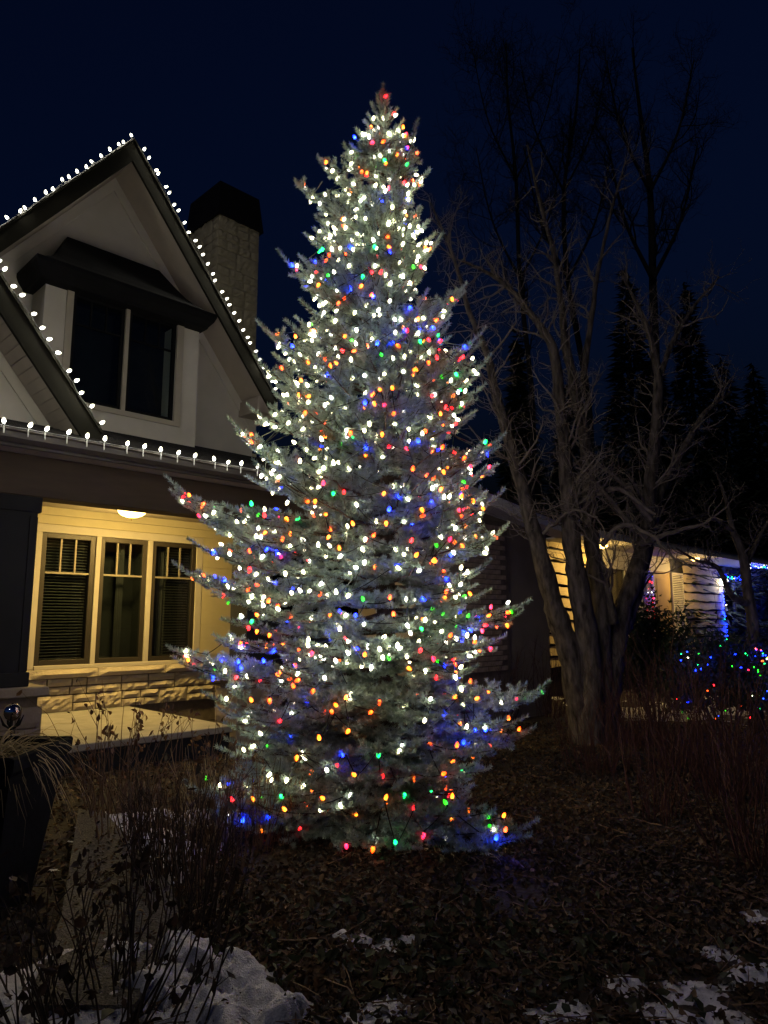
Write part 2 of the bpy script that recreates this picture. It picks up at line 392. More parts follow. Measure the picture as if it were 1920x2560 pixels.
leaves('ground_cover', 'low green leaves growing through the leaf litter in front', ax_[kk], ay_[kk], .066, [(.075,.085,.042),(.095,.10,.05),(.06,.075,.04),(.12,.115,.065)], .07, .6, 6)

# ------------------------------------------------------------------ house
H0 = (4.6, 11.03, G)
house = thing('house', 'gabled house with pale stucco dormer, stone chimney and lit porch', 'house', H0, frame=True)
PV, FV = 11.03, 8.23        # porch back wall and porch front line

def ashlar(parent, P, width, z0, rows, rh, smin, smax, m, seed, depth=.06, rough=.012, gap=.012, div=6):
    """split-face stones on a wall; P(a, h, d) maps along, up, outward to house coordinates"""
    r = random.Random(seed); cells = []
    for pr in range(0, rows, 2):
        a = 0.0; two = pr+1 < rows
        while a < width-1e-6:
            w = min(r.uniform(smin, smax), width-a)
            if width-a-w < smin*.6: w = width-a
            if two and r.random() < .42: cells.append((a, a+w, pr, pr+2))
            else:
                for q in ((0, 1) if two else (0,)):
                    if w > smin*1.7:
                        cutp = a+w*r.uniform(.35, .65); cells += [(a, cutp, pr+q, pr+q+1), (cutp, a+w, pr+q, pr+q+1)]
                    else: cells.append((a, a+w, pr+q, pr+q+1))
            a += w
    for i, (a0, a1, r0, r1) in enumerate(cells):
        stone(parent, P, a0+gap/2, a1-gap/2, z0+r0*rh+gap/2, z0+r1*rh-gap/2, m, seed*97+i, depth, rough, div)
def stone(parent, P, a0, a1, h0, h1, m, seed, depth=.06, rough=.012, div=6):
    nx = max(3, min(9, int((a1-a0)/.05))); nz = max(3, min(6, int((h1-h0)/.035)))
    r = np.random.default_rng(seed); mb = MB(); vs_ = []; fs_ = []
    aa = np.linspace(a0, a1, nx); hh = np.linspace(h0, h1, nz); pop = r.uniform(-.5, .5)*rough
    for j, h in enumerate(hh):
        for i, a in enumerate(aa):
            edge = i in (0, nx-1) or j in (0, nz-1)
            d = depth+pop+(r.normal(0, rough*.8)+rough*1.4 if not edge else -rough*.5)
            da = 0 if edge and i in (0, nx-1) else r.normal(0, .006)
            vs_.append(P(a+da, h, d))
    for j in range(nz-1):
        for i in range(nx-1): fs_.append((j*nx+i, j*nx+i+1, (j+1)*nx+i+1, (j+1)*nx+i))
    ring = [i for i in range(nx)]+[j*nx+nx-1 for j in range(1, nz)]+[(nz-1)*nx+i for i in range(nx-2, -1, -1)]+[j*nx for j in range(nz-2, 0, -1)]
    b = len(vs_); idx = {q: b+t for t, q in enumerate(ring)}
    for q in ring: j, i = divmod(q, nx); vs_.append(P(aa[i], hh[j], 0.0))
    for t in range(len(ring)):
        q, q2 = ring[t], ring[(t+1) % len(ring)]; fs_.append((q2, q, idx[q], idx[q2]))
    mb.add(vs_, fs_); build('stone', mb, m, parent)

# porch back wall with its opening left for the windows
WU0, WU1, WZ0, WZ1 = 3.83, 6.41, .93, 2.89
pw = MB()
pw.box((.6, PV, G), (WU0, PV+.2, 4.7)); pw.box((WU1, PV, G), (7.6, PV+.2, 4.7))
pw.box((WU0, PV+.001, G), (WU1, PV+.2, WZ0)); pw.box((WU0, PV+.001, WZ1), (WU1, PV+.2, 4.7))
porch_wall = build('porch_wall', pw, M['wallpaint'], house)
tr = MB(); e = .025
tr.box((WU0-.10, PV-e, WZ1), (WU1+.12, PV, WZ1+.12))
build('window_head', tr, M['trim'], house, bevel=.004)
tr = MB(); tr.box((3.60, PV-.018, 3.02), (7.6, PV-.001, 3.15)); build('frieze_board', tr, M['wallpaint'], house)
tr = MB(); tr.box((3.60, PV-.03, 3.155), (7.6, PV-.001, 3.262)); build('frieze_board', tr, M['wallpaint'], house)
for a, b in ((WU0-.10, WU0), (WU1, WU1+.12)):
    tr = MB(); tr.box((a, PV-.022, WZ0-.05), (b, PV, WZ1-.001)); build('window_casing', tr, M['trim'], house, bevel=.004)
tr = MB(); tr.box((WU0-.001+.002, PV-.05, WZ0-.06), (WU1-.002, PV+.02, WZ0-.002)); build('window_sill', tr, M['trim'], house, bevel=.005)
for q in range(8):        # board seams of the wall beside the windows
    z = 1.0+q*.25
    tr = MB(); tr.box((WU1+.125, PV-.014, z), (7.6, PV-.0005, z+.244)); build('wall_board', tr, M['wallpaint'], house)
# stone base
sw = MB(); sw.box((3.0, PV-.012, G), (7.6, PV-.002, .74)); stone_wall = build('stone_wall', sw, M['mortar'], house)
Pw = lambda a, h, d: (3.05+a, PV-.012-d, h)
ashlar(stone_wall, Pw, 4.5, .25, 4, .122, .34, .62, M['stone'], 3, depth=.055, rough=.011, gap=.018)
for a0, a1 in ((3.45,4.74),(4.75,5.86),(5.87,6.85),(6.86,7.55)):
    stone(stone_wall, lambda a, h, d: (a, PV-.012-d, h), a0, a1, .745, .865, M['stone'], int(a0*100), .12, .014)
    cp = MB(); cp.box((a0, PV-.12, .845), (a1, PV-.013, .868)); build('stone', cp, M['stone'], stone_wall)

# three porch windows
def sash_window(u0, u1, z0, z1, v, n_top, top_h, kind, parent=house, sashm='sash', fr=.075, munt='muntin', room='room', rd=.55):
    w = MB(); d0, d1 = v+.03, v+.10
    w.box((u0, d0, z0), (u0+fr, d1, z1)); w.box((u1-fr, d0, z0), (u1, d1, z1))
    w.box((u0+fr, d0, z0), (u1-fr, d1, z0+fr)); w.box((u0+fr, d0, z1-fr), (u1-fr, d1, z1))
    win = build('window', w, M[sashm], parent, bevel=.004)
    iu0, iu1, iz0, iz1 = u0+fr, u1-fr, z0+fr, z1-fr; zt = iz1-top_h
    if n_top:
        b = MB(); b.box((iu0, v+.04, zt-.014), (iu1, v+.075, zt+.014)); build('muntin', b, M[munt], win)
        for i in range(1, n_top):
            c = iu0+(iu1-iu0)*i/n_top; b = MB(); b.box((c-.012, v+.042, zt+.0145), (c+.012, v+.074, iz1)); build('muntin', b, M[munt], win)
        for i in range(n_top):
            a = iu0+(iu1-iu0)*i/n_top; c = iu0+(iu1-iu0)*(i+1)/n_top
            g = MB(); g.box((a, v+.055, zt), (c, v+.059, iz1)); build('pane', g, M['glass'], win)
        g = MB(); g.box((iu0, v+.055, iz0), (iu1, v+.059, zt)); build('pane', g, M['glass'], win)
    else:
        g = MB(); g.box((iu0, v+.055, iz0), (iu1, v+.059, iz1)); build('pane', g, M['glass'], win)
    r = MB(); r.box((u0-.05, v+rd, z0-.05), (u1+.05, v+rd+.03, z1+.05)); r.box((u0-.05, v+.205, z0-.08), (u1+.05, v+rd+.03, z0-.05))
    r.box((u0-.05, v+.205, z1+.05), (u1+.05, v+rd+.03, z1+.08)); r.box((u0-.055, v+.205, z0-.05), (u0-.05, v+rd, z1+.05)); r.box((u1+.05, v+.205, z0-.05), (u1+.055, v+rd, z1+.05))
    build('room', r, M[room], win)
    if kind in (1, 3):
        bl = MB(); zz = iz1
        while zz > iz0+.02:
            zz -= .045
            if kind == 3: bl.hexa([(iu0+.22, v+.13, zz), (iu1, v+.13, zz), (iu1, v+.165, zz+.018), (iu0+.22, v+.165, zz+.018),
                   (iu0+.22, v+.128, zz+.003), (iu1, v+.128, zz+.003), (iu1, v+.163, zz+.021), (iu0+.22, v+.163, zz+.021)])
            else: bl.hexa([(iu0, v+.13, zz), (iu1, v+.13, zz), (iu1, v+.165, zz+.018), (iu0, v+.165, zz+.018),
                   (iu0, v+.128, zz+.003), (iu1, v+.128, zz+.003), (iu1, v+.163, zz+.021), (iu0, v+.163, zz+.021)])
        build('blind', bl, M['blind'], win, kind='stuff')
    if kind:
        if kind in (2, 3):
            c0, c1 = (iu0+.30, iu1-.22) if kind == 2 else (iu0, iu0+.30)
            n_ = 30; uu = np.linspace(c0, c1, n_); vv = v+.24+.03*np.sin(np.linspace(0, 22, n_))
            cm = MB(); cm.add([(a, b, iz0) for a, b in zip(uu, vv)]+[(a, b, iz1) for a, b in zip(uu, vv)], [(i, i+1, n_+i+1, n_+i) for i in range(n_-1)])
            build('curtain', cm, M['curtain'], win, smooth=True)
    return win
ws = [(WU0+.002, 4.64, 1), (4.72, 5.51, 2), (5.59, WU1-.002, 3)]
for a, b, k_ in ws: sash_window(a, b, WZ0, WZ1-.002, PV-.03, 3, .52, k_)
for a, b in ((4.642, 4.718), (5.512, 5.588)):
    tr = MB(); tr.box((a, PV-.035, WZ0), (b, PV+.12, WZ1-.003)); build('mullion', tr, M['trim'], house, bevel=.004)
# ceiling planks, beam, soffit, fascia, gutter
for q in range(22):
    v0 = FV+.15+q*.124
    if v0+.12 > PV-.01: break
    c = MB(); c.box((.6, v0, 3.27), (7.6, v0+.115, 3.30)); build('ceiling_plank', c, M['ceil'], house)
c = MB(); c.box((.6, FV, 3.31), (7.6, PV, 3.33)); build('porch_ceiling', c, M['ceil'], house)
b = MB(); b.box((.6, FV-.16, 2.92), (7.6, FV+.14, 3.375)); build('porch_beam', b, M['beam'], house, bevel=.01)
b = MB(); b.box((7.40, FV+.141, 2.92), (7.6, PV-.04, 3.265)); build('porch_beam', b, M['beam'], house, bevel=.01)
uu = .6
while uu < 7.55:
    c = MB(); c.box((uu, 7.80, 3.377), (uu+.112, FV-.0, 3.395)); build('soffit_plank', c, M['soffit'], house); uu += .12
c = MB(); c.box((.6, 7.80, 3.397), (7.7, FV+.2, 3.41)); build('porch_soffit', c, M['fascia'], house)
f = MB(); f.box((.6, 7.755, 3.365), (7.75, 7.795, 3.50)); build('fascia', f, M['gutter'], house, bevel=.006)
g = MB(); prof = [(7.752,3.40),(7.70,3.40),(7.665,3.44),(7.655,3.50),(7.64,3.515),(7.64,3.53),(7.66,3.53),(7.675,3.51),(7.72,3.47),(7.752,3.47)]
n_ = len(prof); g.add([(.6, a, z) for a, z in prof]+[(7.78, a, z) for a, z in prof], [tuple(range(n_)), tuple(range(2*n_-1, n_-1, -1))]+[(i, (i+1) % n_, (i+1) % n_+n_, i+n_) for i in range(n_)])
build('gutter', g, M['gutter'], house)
# porch roof in shingle courses
def roof_z(v): return 3.52+.335*(v-7.70)
nc = 26
for q in range(nc):
    v0 = 7.70+q*(PV-7.70)/nc; v1 = 7.70+(q+1)*(PV-7.70)/nc
    r = MB(); r.hexa([(.6, v0, roof_z(v0)-.03), (7.78, v0, roof_z(v0)-.03), (7.78, v1, roof_z(v1)-.03), (.6, v1, roof_z(v1)-.03),
            (.6, v0, roof_z(v0)+.014), (7.78, v0, roof_z(v0)+.014), (7.78, v1, roof_z(v1)+.002), (.6, v1, roof_z(v1)+.002)])
    build('shingle_course', r, M['shingle'], house)
# deck and step face
d = MB(); d.box((1.6, 8.05, .17), (5.30, PV-.012, .25)); build('deck', d, M['concrete'], house, bevel=.01)
d = MB(); d.box((1.6, 8.09, G-.3), (5.28, PV-.1, .168)); build('deck_face', d, M['black'], house)
# stone piers with square columns
def pier(u0, u1, v0, v1, seed):
    c = MB(); c.box((u0+.03, v0+.03, G-.3), (u1-.03, v1-.03, .80)); p = build('pier', c, M['mortar'], house)
    ashlar(p, lambda a, h, dd: (u0+a, v0+.03-dd, h), u1-u0, G-.09, 4, .222, .26, .46, M['pierstone'], seed, .05, .005)
    ashlar(p, lambda a, h, dd: (u0+.03-dd, v0+(v1-v0)-a, h), v1-v0, G-.09, 4, .222, .26, .46, M['pierstone'], seed+1, .05, .005)
    ashlar(p, lambda a, h, dd: (u1-.03+dd, v0+a, h), v1-v0, G-.09, 4, .222, .26, .46, M['pierstone'], seed+2, .05, .005)
    c = MB(); c.hexa([(u0-.07,v0-.07,.80),(u1+.07,v0-.07,.80),(u1+.07,v1+.07,.80),(u0-.07,v1+.07,.80),(u0-.05,v0-.05,.90),(u1+.05,v0-.05,.90),(u1+.05,v1+.05,.90),(u0-.05,v1+.05,.90)])
    build('pier_cap', c, M['pierstone'], p, bevel=.012)
    m_ = (u0+u1)/2; n_ = (v0+v1)/2
    c = MB(); c.box((m_-.20, n_-.20, .901), (m_+.20, n_+.20, 2.80)); col = build('column', c, M['darkpaint'], house, bevel=.008)
    for a in (m_-.20, m_+.12):
        c = MB(); c.box((a, n_-.214, 1.06), (a+.08, n_-.2, 2.70)); build('column_trim', c, M['darkpaint'], col)
    c = MB(); c.box((m_-.225, n_-.225, .902), (m_+.225, n_+.225, 1.05)); build('column_base', c, M['darkpaint'], col, bevel=.006)
    c = MB(); c.box((m_-.23, n_-.23, 2.75), (m_+.23, n_+.23, 2.918)); build('column_capital', c, M['darkpaint'], col, bevel=.006)
pier(2.20, 2.90, 8.03, 8.55, 40)
pier(5.36, 6.02, 8.03, 8.55, 50)

# main gable wall: stucco with raking soffit and fascia
PK_U, PK_Z, SL = 4.58, 9.34, 1.262
def rk(u): return PK_Z-SL*abs(u-PK_U)
GV0 = 10.35
gw = MB(); gw.prism_v([(1.7, 4.3), (7.5, 4.3), (7.5, rk(7.5)-.30), (PK_U, PK_Z-.36), (1.7, rk(1.7)-.30)], PV-.002, PV+.25)
build('gable_wall', gw, M['stucco'], house)
def rake(name, u0, u1, v0, v1, dz0, dz1, m, pk=(PK_U, PK_Z)):
    r = MB(); z = lambda u: pk[1]-SL*abs(u-pk[0])
    r.hexa([(u0,v0,z(u0)-dz1),(u1,v0,z(u1)-dz1),(u1,v1,z(u1)-dz1),(u0,v1,z(u0)-dz1),(u0,v0,z(u0)-dz0),(u1,v0,z(u1)-dz0),(u1,v1,z(u1)-dz0),(u0,v1,z(u0)-dz0)])
    return build(name, r, m, house)
for a, b in ((PK_U, 7.55), (1.55, PK_U)):
    rake('rake_fascia', a, b, GV0, GV0+.05, .03, .37, M['fascia'])
    rake('rake_edge', a, b, GV0-.03, GV0+.06, -.02, .028, M['fascia'])
    rake('rake_soffit', a, b, GV0+.052, PV+.0, .335, .36, M['soffit'])
    rake('rake_frieze', a, b, PV-.035, PV-.004, .361, .60, M['stucco'])
    rake('gable_roof', a, b, GV0+.02, 15.2, -.05, .05, M['shingle'])
bx = MB(); bx.box((7.18, GV0+.06, 5.34), (7.62, PV+.3, 5.62)); build('eave_box', bx, M['soffit'], house, bevel=.01)
# bay with twin window and flared hood
BV, BU0, BU1, BZ0, BZ1 = 10.5, 3.44, 5.99, 4.3, 6.64
bw = MB()
bw.box((BU0, BV, BZ0), (3.85, PV-.004, BZ1)); bw.box((5.57, BV, BZ0), (BU1, PV-.004, BZ1))
bw.box((3.85, BV+.001, BZ0), (5.57, PV-.004, 4.83)); bw.box((3.85, BV+.001, 6.51), (5.57, PV-.004, BZ1))
build('bay_wall', bw, M['stucco'], house)
tr = MB(); tr.box((3.75, BV-.03, 6.51), (5.69, BV-.001, 6.625)); tr.box((3.75, BV-.03, 4.75), (3.85, BV-.001, 6.509)); tr.box((5.57, BV-.03, 4.75), (5.69, BV-.001, 6.509)); tr.box((3.851, BV-.03, 4.75), (5.569, BV-.001, 4.83))
build('bay_trim', tr, M['trim'], house)
for a, b in ((3.852, 4.672), (4.738, 5.568)):
    sash_window(a, b, 4.832, 6.508, BV-.02, 3, .42, 0, sashm='blackmetal', fr=.055, munt='blackmetal', room='black', rd=.44)
tr = MB(); tr.box((4.674, BV-.028, 4.832), (4.736, BV+.1, 6.508)); build('mullion', tr, M['trim'], house)
hd = MB(); rings = [(3.30,6.02,10.30,6.50),(3.28,6.04,10.28,6.54),(3.22,6.10,10.21,6.62),(3.19,6.13,10.17,6.70),(3.19,6.13,10.17,6.76),(3.32,6.00,10.28,6.81),(3.46,5.84,10.42,6.92),(3.58,5.72,10.55,7.06),(3.70,5.58,10.70,7.27),(3.84,5.40,10.90,7.57)]
vs_ = []
for a, b, v_, z in rings: vs_ += [(a, PV-.003, z), (a, v_, z), (b, v_, z), (b, PV-.003, z)]
fs_ = [(4*i+j, 4*i+j+1, 4*i+j+5, 4*i+j+4) for i in range(len(rings)-1) for j in range(3)]+[(0, 3, 2, 1), (4*len(rings)-4, 4*len(rings)-3, 4*len(rings)-2, 4*len(rings)-1)]
hd.add(vs_, fs_); build('bay_hood', hd, M['blackmetal'], house)
# porch-side entry gable, its right rake crossing in front of the bay
P2 = (1.05, 6.98)
ru = 3.52
for a, b in ((P2[0], ru), (-.2, P2[0])):
    rake('rake_fascia', a, b, 8.40, 8.45, .03, .39, M['fascia'], P2)
    rake('rake_edge', a, b, 8.37, 8.46, -.02, .028, M['fascia'], P2)
    rake('gable_roof', a, b, 8.42, 10.9, -.05, .05, M['shingle'], P2)
for q in range(28):          # soffit planks following the rake
    a = P2[0]+.05+q*.085
    if a+.08 > ru: break
    rake('soffit_plank', a, a+.079, 8.452, 9.06, .34, .362, M['soffit'], P2)
rake('rake_frieze', P2[0], ru-.1, 9.02, 9.05, .363, .56, M['stucco'], P2)
ew = MB(); ew.prism_v([(-.2, 3.6), (3.3, 3.6), (3.3, P2[1]-SL*(3.3-P2[0])-.3), (P2[0], P2[1]-.36), (-.2, P2[1]-SL*(P2[0]+.2)-.3)], 9.052, 9.25)
build('entry_wall', ew, M['stucco'], house)
# chimney
CU0, CU1, CV0, CV1, CZ = 7.79, 8.87, 13.0, 14.3, 10.68
c = MB(); c.box((CU0+.04, CV0+.04, G), (CU1-.04, CV1-.04, CZ)); ch = build('chimney', c, M['mortar'], house)
ashlar(ch, lambda a, h, dd: (CU0+a, CV0+.04-dd, h), CU1-CU0, 6.9, 18, .207, .30, .56, M['chimstone'], 70, .045, .010)
ashlar(ch, lambda a, h, dd: (CU0+.04-dd, CV1-a, h), CV1-CV0, 6.9, 18, .207, .30, .56, M['chimstone'], 75, .045, .010)
c = MB(); c.hexa([(CU0-.06,CV0-.06,10.55),(CU1+.08,CV0-.06,10.55),(CU1+.08,CV1+.08,10.55),(CU0-.06,CV1+.08,10.55),(CU0+.0,CV0+.0,11.38),(CU1-.03,CV0+.0,11.38),(CU1-.03,CV1-.0,11.38),(CU0+.0,CV1-.0,11.38)])
build('chimney_hood', c, M['blackmetal'], ch)

# porch ceiling lamp (lit)
LP = (4.76, 10.09)
lamp = thing('porch_lamp', 'lit glass dome lamp flush under the porch ceiling', 'lamp', (LP[0], LP[1], 3.10), frame=True)
b = MB(); b.lathe([(.0,3.268),(.15,3.268),(.16,3.25),(.15,3.225),(.0,3.225)], 24, (LP[0], LP[1], 0)); build('lamp_base', b, mat('brass', (.35,.25,.1), .35, .1, 3, metal=.8), lamp, smooth=True)
b = MB(); b.lathe([(.20,3.222),(.205,3.205),(.19,3.17),(.15,3.135),(.09,3.112),(.02,3.104)], 28, (LP[0], LP[1], 0)); build('glass_dome', b, emit('lamp_glass', (1.0,.68,.20), 330.0), lamp, smooth=True)
b = MB(); b.lathe([(.016,3.103),(.022,3.092),(.012,3.08),(.016,3.07),(.0,3.055)], 12, (LP[0], LP[1], 0)); build('finial', b, bpy.data.materials['brass'], lamp, smooth=True)

# ------------------------------------------------------------------ light strings
def bulb_mesh(color, s=.82):
    b = MB(); b.lathe([(0,0),(.0085,0),(.0095,.004),(.0095,.019)], 8, m=0)
    b.lathe([(.0100,.0192),(.0150,.028),(.0165,.038),(.0155,.047),(.0115,.058),(.006,.066),(.0,.0695)], 10, m=1)
    me = bpy.data.meshes.new('bulb_'+color); me.from_pydata((np.array(b.v)*s).tolist(), [], b.f)
    me.materials.append(M['socket']); me.materials.append(BULB[color]); me.polygons.foreach_set('material_index', b.m)
    me.polygons.foreach_set('use_smooth', [True]*len(me.polygons)); me.update(); return me
BM = {c: bulb_mesh(c) for c in BULB}
BMS = {c: bulb_mesh(c, .52) for c in BULB}
BMN = {c: bulb_mesh(c, .95) for c in BULB}
BMH = {c: bulb_mesh(c, 1.22) for c in BULB}
BMC = {c: bulb_mesh(c, .80) for c in BULB}
def light_string(name, label, pts, dirs, colors, group, cordm='cord', meshes=BM, sag=.02, cord=True, base=None, cpts=None):
    pts = np.asarray(pts); b = base if base is not None else pts.min(0)
    t = thing(name, label, 'string lights', tuple(b), group=group)
    if cord:
        cb = MB(); path = np.asarray(cpts) if cpts is not None else pts
        full = []
        for i in range(len(path)-1):
            dd = np.linalg.norm(path[i+1]-path[i])
            if dd > .42:
                if len(full) > 1: cb.tube(full, .0045, 3, cap=False)
                full = []; continue
            for s in (0, .33, .67):
                full.append(path[i]*(1-s)+path[i+1]*s-np.array([0, 0, sag*math.sin(math.pi*s)*min(1, dd/.15)]))
        full.append(path[-1])
        if len(full) > 1: cb.tube(full, .0045, 3, cap=False)
        build('cord', cb, M[cordm], t)
    for p, d_, c in zip(pts, dirs, colors):
        o = bpy.data.objects.new('bulb', (meshes[c] if meshes is not BM or c in ('white', 'cool') else BMC[c])); COL.objects.link(o); o.parent = t
        o.rotation_mode = 'QUATERNION'; o.rotation_quaternion = Vector(d_).to_track_quat('Z', 'Y')
        o.location = Vector(p)-Vector(b)
    return t
def run(p0, p1, n, jit=.0, seed=1):
    r = np.random.default_rng(seed); t = (np.arange(n)+.5+r.uniform(-.26, .26, n))/n
    return np.array([np.array(p0)*(1-a)+np.array(p1)*a for a in t])
HG = 'white bulb strings along the house eaves'
def house_string(label, a, b, n, dloc, seed):
    r = np.random.default_rng(seed); q = run(a, b, n, seed=seed); pts = [W(*p) for p in q]
    dv = np.array(W(*dloc)); dirs = [norm(dv+r.normal(0, .24, 3)) for _ in q]; pts = [p+r.normal(0, .010, 3) for p in pts]
    cols = ['cool']*n
    light_string('light_string', label, pts, dirs, cols, HG, 'whitecord', sag=.006, meshes=BMH)
house_string('white bulbs along the upper gable slope falling toward the picture edge', (2.55, GV0-.035, rk(2.55)+.03), (PK_U, GV0-.035, PK_Z+.05), 18, (-.35, 0, 1), 3)
house_string('white bulbs down the gable slope beside the stone chimney', (PK_U+.08, GV0-.035, rk(PK_U+.08)+.03), (7.5, GV0-.035, rk(7.5)+.03), 30, (.45, -.75, .45), 4)
house_string('white bulbs down the front rake crossing before the dormer window', (2.0, 8.365, P2[1]-SL*(2.0-P2[0])+.03), (3.50, 8.365, P2[1]-SL*(3.50-P2[0])+.03), 14, (.6, -.75, .3), 5)
def gutter_string():
    n = 28; q = run((1.4, 7.645, 3.545), (7.6, 7.645, 3.545), n, seed=8); r = np.random.default_rng(8)
    t = light_string('light_string', 'white bulbs standing along the porch gutter edge', [W(*p) for p in q], [norm(W(r.normal(0,.25), r.normal(-.9,.3), .75)) for _ in q], ['cool']*n, HG, 'whitecord', sag=.004, meshes=BMH)
    for p in q:
        c = MB(); w0 = W(p[0], 7.632, 3.46); w1 = W(p[0], 7.632, 3.55); c.tube([w0, w1], .007, 4); build('clip', c, M['clip'], t)
gutter_string()

# ------------------------------------------------------------------ blue spruce
TX, TY = .04, 5.95
def outline():
    T = [(225,956,961),(280,930,988),(330,897,1018),(400,850,1030),(470,802,1052),(530,788,1055),(600,768,1078),(650,748,1085),(700,740,1078),
     (760,738,1088),(820,704,1110),(880,684,1148),(950,660,1182),(1020,652,1198),(1080,612,1212),(1150,604,1232),(1220,576,1238),(1300,550,1228),
     (1400,520,1198),(1500,505,1212),(1600,505,1216),(1680,524,1245),(1750,534,1296),(1820,545,1288),(1880,590,1235),(1960,600,1210),(2040,640,1235),(2100,690,1240)]
    z, l, r = [], [], []
    for y, a, b in T:
        pa, pb = at(a, y, TY), at(b, y, TY); z.append(pa[2]); l.append(pa[0]); r.append(pb[0])
    return np.array(z[::-1]), np.array(l[::-1]), np.array(r[::-1])
OZ, OL, OR = outline(); TOP = at(957, 222, TY)
def axis_x(z): return TX+(TOP[0]-TX)*np.clip((z-G)/(TOP[2]-G), 0, 1)
def radius(az, z):
    L_ = axis_x(z)-np.interp(z, OZ, OL); R_ = np.interp(z, OZ, OR)-axis_x(z)
    zz = np.linspace(z-.4, z+.4, 7); M_ = np.mean([(np.interp(q, OZ, OR)-np.interp(q, OZ, OL))/2 for q in zz])*.98
    c = math.cos(az); e = R_ if c > 0 else L_
    return max(.03, M_+(e-M_)*c*c)
limbs = []          # (base, tip, sag)
ztop = TOP[2]
r_ = np.random.default_rng(12)
zt = .12
while zt < ztop-.42:
    f = (zt-G)/(ztop-G)
    n_b = int(round(13-5.5*f)); a0 = r_.uniform(0, 2*np.pi)
    for j in range(n_b):
        az = a0+2*np.pi*(j+r_.uniform(-.3, .3))/n_b
        z_ = zt+r_.uniform(-.06, .06); rr = radius(az, z_)*r_.choice([r_.uniform(.55, .85), r_.uniform(.85, 1.04)], p=[.35, .65])
        if math.sin(az) > .55 and r_.random() < .5: continue
        el = math.radians(-12+ 55*f+r_.uniform(-6, 6))
        zb = max(.05, z_-rr*math.tan(el)*.9)
        if zb > ztop-.1: zb = ztop-.1
        limbs.append((np.array([axis_x(zb), TY, zb]), np.array([axis_x(z_)+rr*math.cos(az), TY+rr*math.sin(az), z_]), .05*rr*(1-f)))
    zt += .145+.05*(1-f)
SPEC = [(800,405),(745,463),(705,642),(655,820),(672,838),(648,905),(585,1065),(600,1090),(425,1205),(436,1240),(490,1365),(450,1425),(482,1448),(432,1628),(444,1655),
   (520,1742),(505,1985),(540,2040),(470,1965),(590,1945),(620,2050),(700,2085),(560,1880),(1040,320),(1066,437),(1098,602),(1158,722),(1148,748),(1198,842),(1190,872),(1215,905),(1250,1100),(1246,1242),(1256,1330),
   (1308,1516),(1290,1542),(1250,1600),(1362,1716),(1340,1746),(1322,1832),(1300,1805),(1326,2066),(1306,2100),(880,2105),(1000,2120)]
for i, (x, y) in enumerate(SPEC):
    dy = r_.uniform(-.45, .25) if y < 2000 else -.25
    if y > 2090: dy = -.9
    p = at(x, y, TY+dy); rr = math.hypot(p[0]-TX, dy); f = (p[2]-G)/(ztop-G)
    up = .12+.75*f if f > .35 else .02+.25*f
    zb = p[2]-rr*up; zb = max(.08, zb)
    limbs.append((np.array([axis_x(zb), TY, zb]), p, .04*rr))
limbs.append((np.array([axis_x(ztop-.8), TY, ztop-.8]), TOP+np.array([.0, 0, -.28]), 0))

shP, shD, shL, shT = [], [], [], []; wood = MB(); cand = [(TOP+np.array([a, b, c]), 1.) for a, b, c in ((.0,-.05,-.17),(-.06,-.03,-.30),(.07,-.04,-.33),(.02,-.07,-.40),(-.09,-.05,-.42),(.10,-.04,-.45),(.0,.07,-.35))]
UP = np.array([0, 0, 1.])
for (b, t, sag) in limbs:
    L = np.linalg.norm(t-b); n_ = max(3, int(L/.12)+2); s = np.linspace(0, 1, n_)
    pts = b+(t-b)*s[:,None]; pts[:,2] += -sag*np.sin(np.pi*s)*1.4+(.03*L*s**3-.03*L)*(s > 0)*s
    pts[1:-1] += r_.normal(0, .008, (n_-2, 3))
    wood.tube(pts, np.linspace(.006+.011*min(L, 1.4), .003, n_), 4, cap=False)
    hz = norm([t[0]-b[0], t[1]-b[1], 0])
    back = hz[1] > .5
    start = .25 if L < .6 else max(.22, 1-.95/L)
    q = start*L; side = 1
    while q < L-min(.16, .25*L):
        u = q/L; i = min(int(u*(n_-1)), n_-2); fr = u*(n_-1)-i; p = pts[i]*(1-fr)+pts[i+1]*fr
        T = norm(pts[i+1]-pts[i]); S = norm(np.cross(T, UP)+1e-6); N_ = np.cross(S, T)
        rem = L-q; ll = min(.42, .07+.42*rem)*r_.uniform(.65, 1.2)
        ang = math.radians(r_.uniform(40, 62)); roll = r_.normal(0, .24)
        D = norm(T*math.cos(ang)+(S*side*math.cos(roll)+N_*math.sin(roll))*math.sin(ang)+UP*r_.uniform(-.02, .16))
        side = -side
        if ll > .14:
            wood.tube([p, p+D*ll*.5, p+D*ll+T*ll*.08], [.004, .003, .002], 3, cap=False)
        shP.append(p); shD.append(norm(D+T*.1)); shL.append(ll); shT.append(u)
        cand.append((p+D*ll*r_.uniform(.5, 1.0)+UP*.028, u))
        w = .045; s2 = 1
        S3 = norm(np.cross(D, UP)+1e-6)
        while w < ll-.02:
            sl = min(.15, .060+.5*(ll-w))*r_.uniform(.7, 1.2); aa = math.radians(r_.uniform(38, 60))
            D2 = norm(D*math.cos(aa)+S3*s2*math.sin(aa)+UP*r_.uniform(-.10, .22)); s2 = -s2
            shP.append(p+D*w); shD.append(D2); shL.append(sl); shT.append(u)
            w += .062 if not back else .085
        q += (.072 if not back else .10)*r_.uniform(.8, 1.25)
    tl = min(.26, .45*L)*r_.uniform(.8, 1.15); td = norm(pts[-1]-pts[-2]+UP*.08*np.linalg.norm(pts[-1]-pts[-2])); shP.append(pts[-1]-td*tl*.75); shD.append(td); shL.append(tl); shT.append(1.)
    cand.append((pts[-1]-td*tl*.8+UP*.03, 1.))
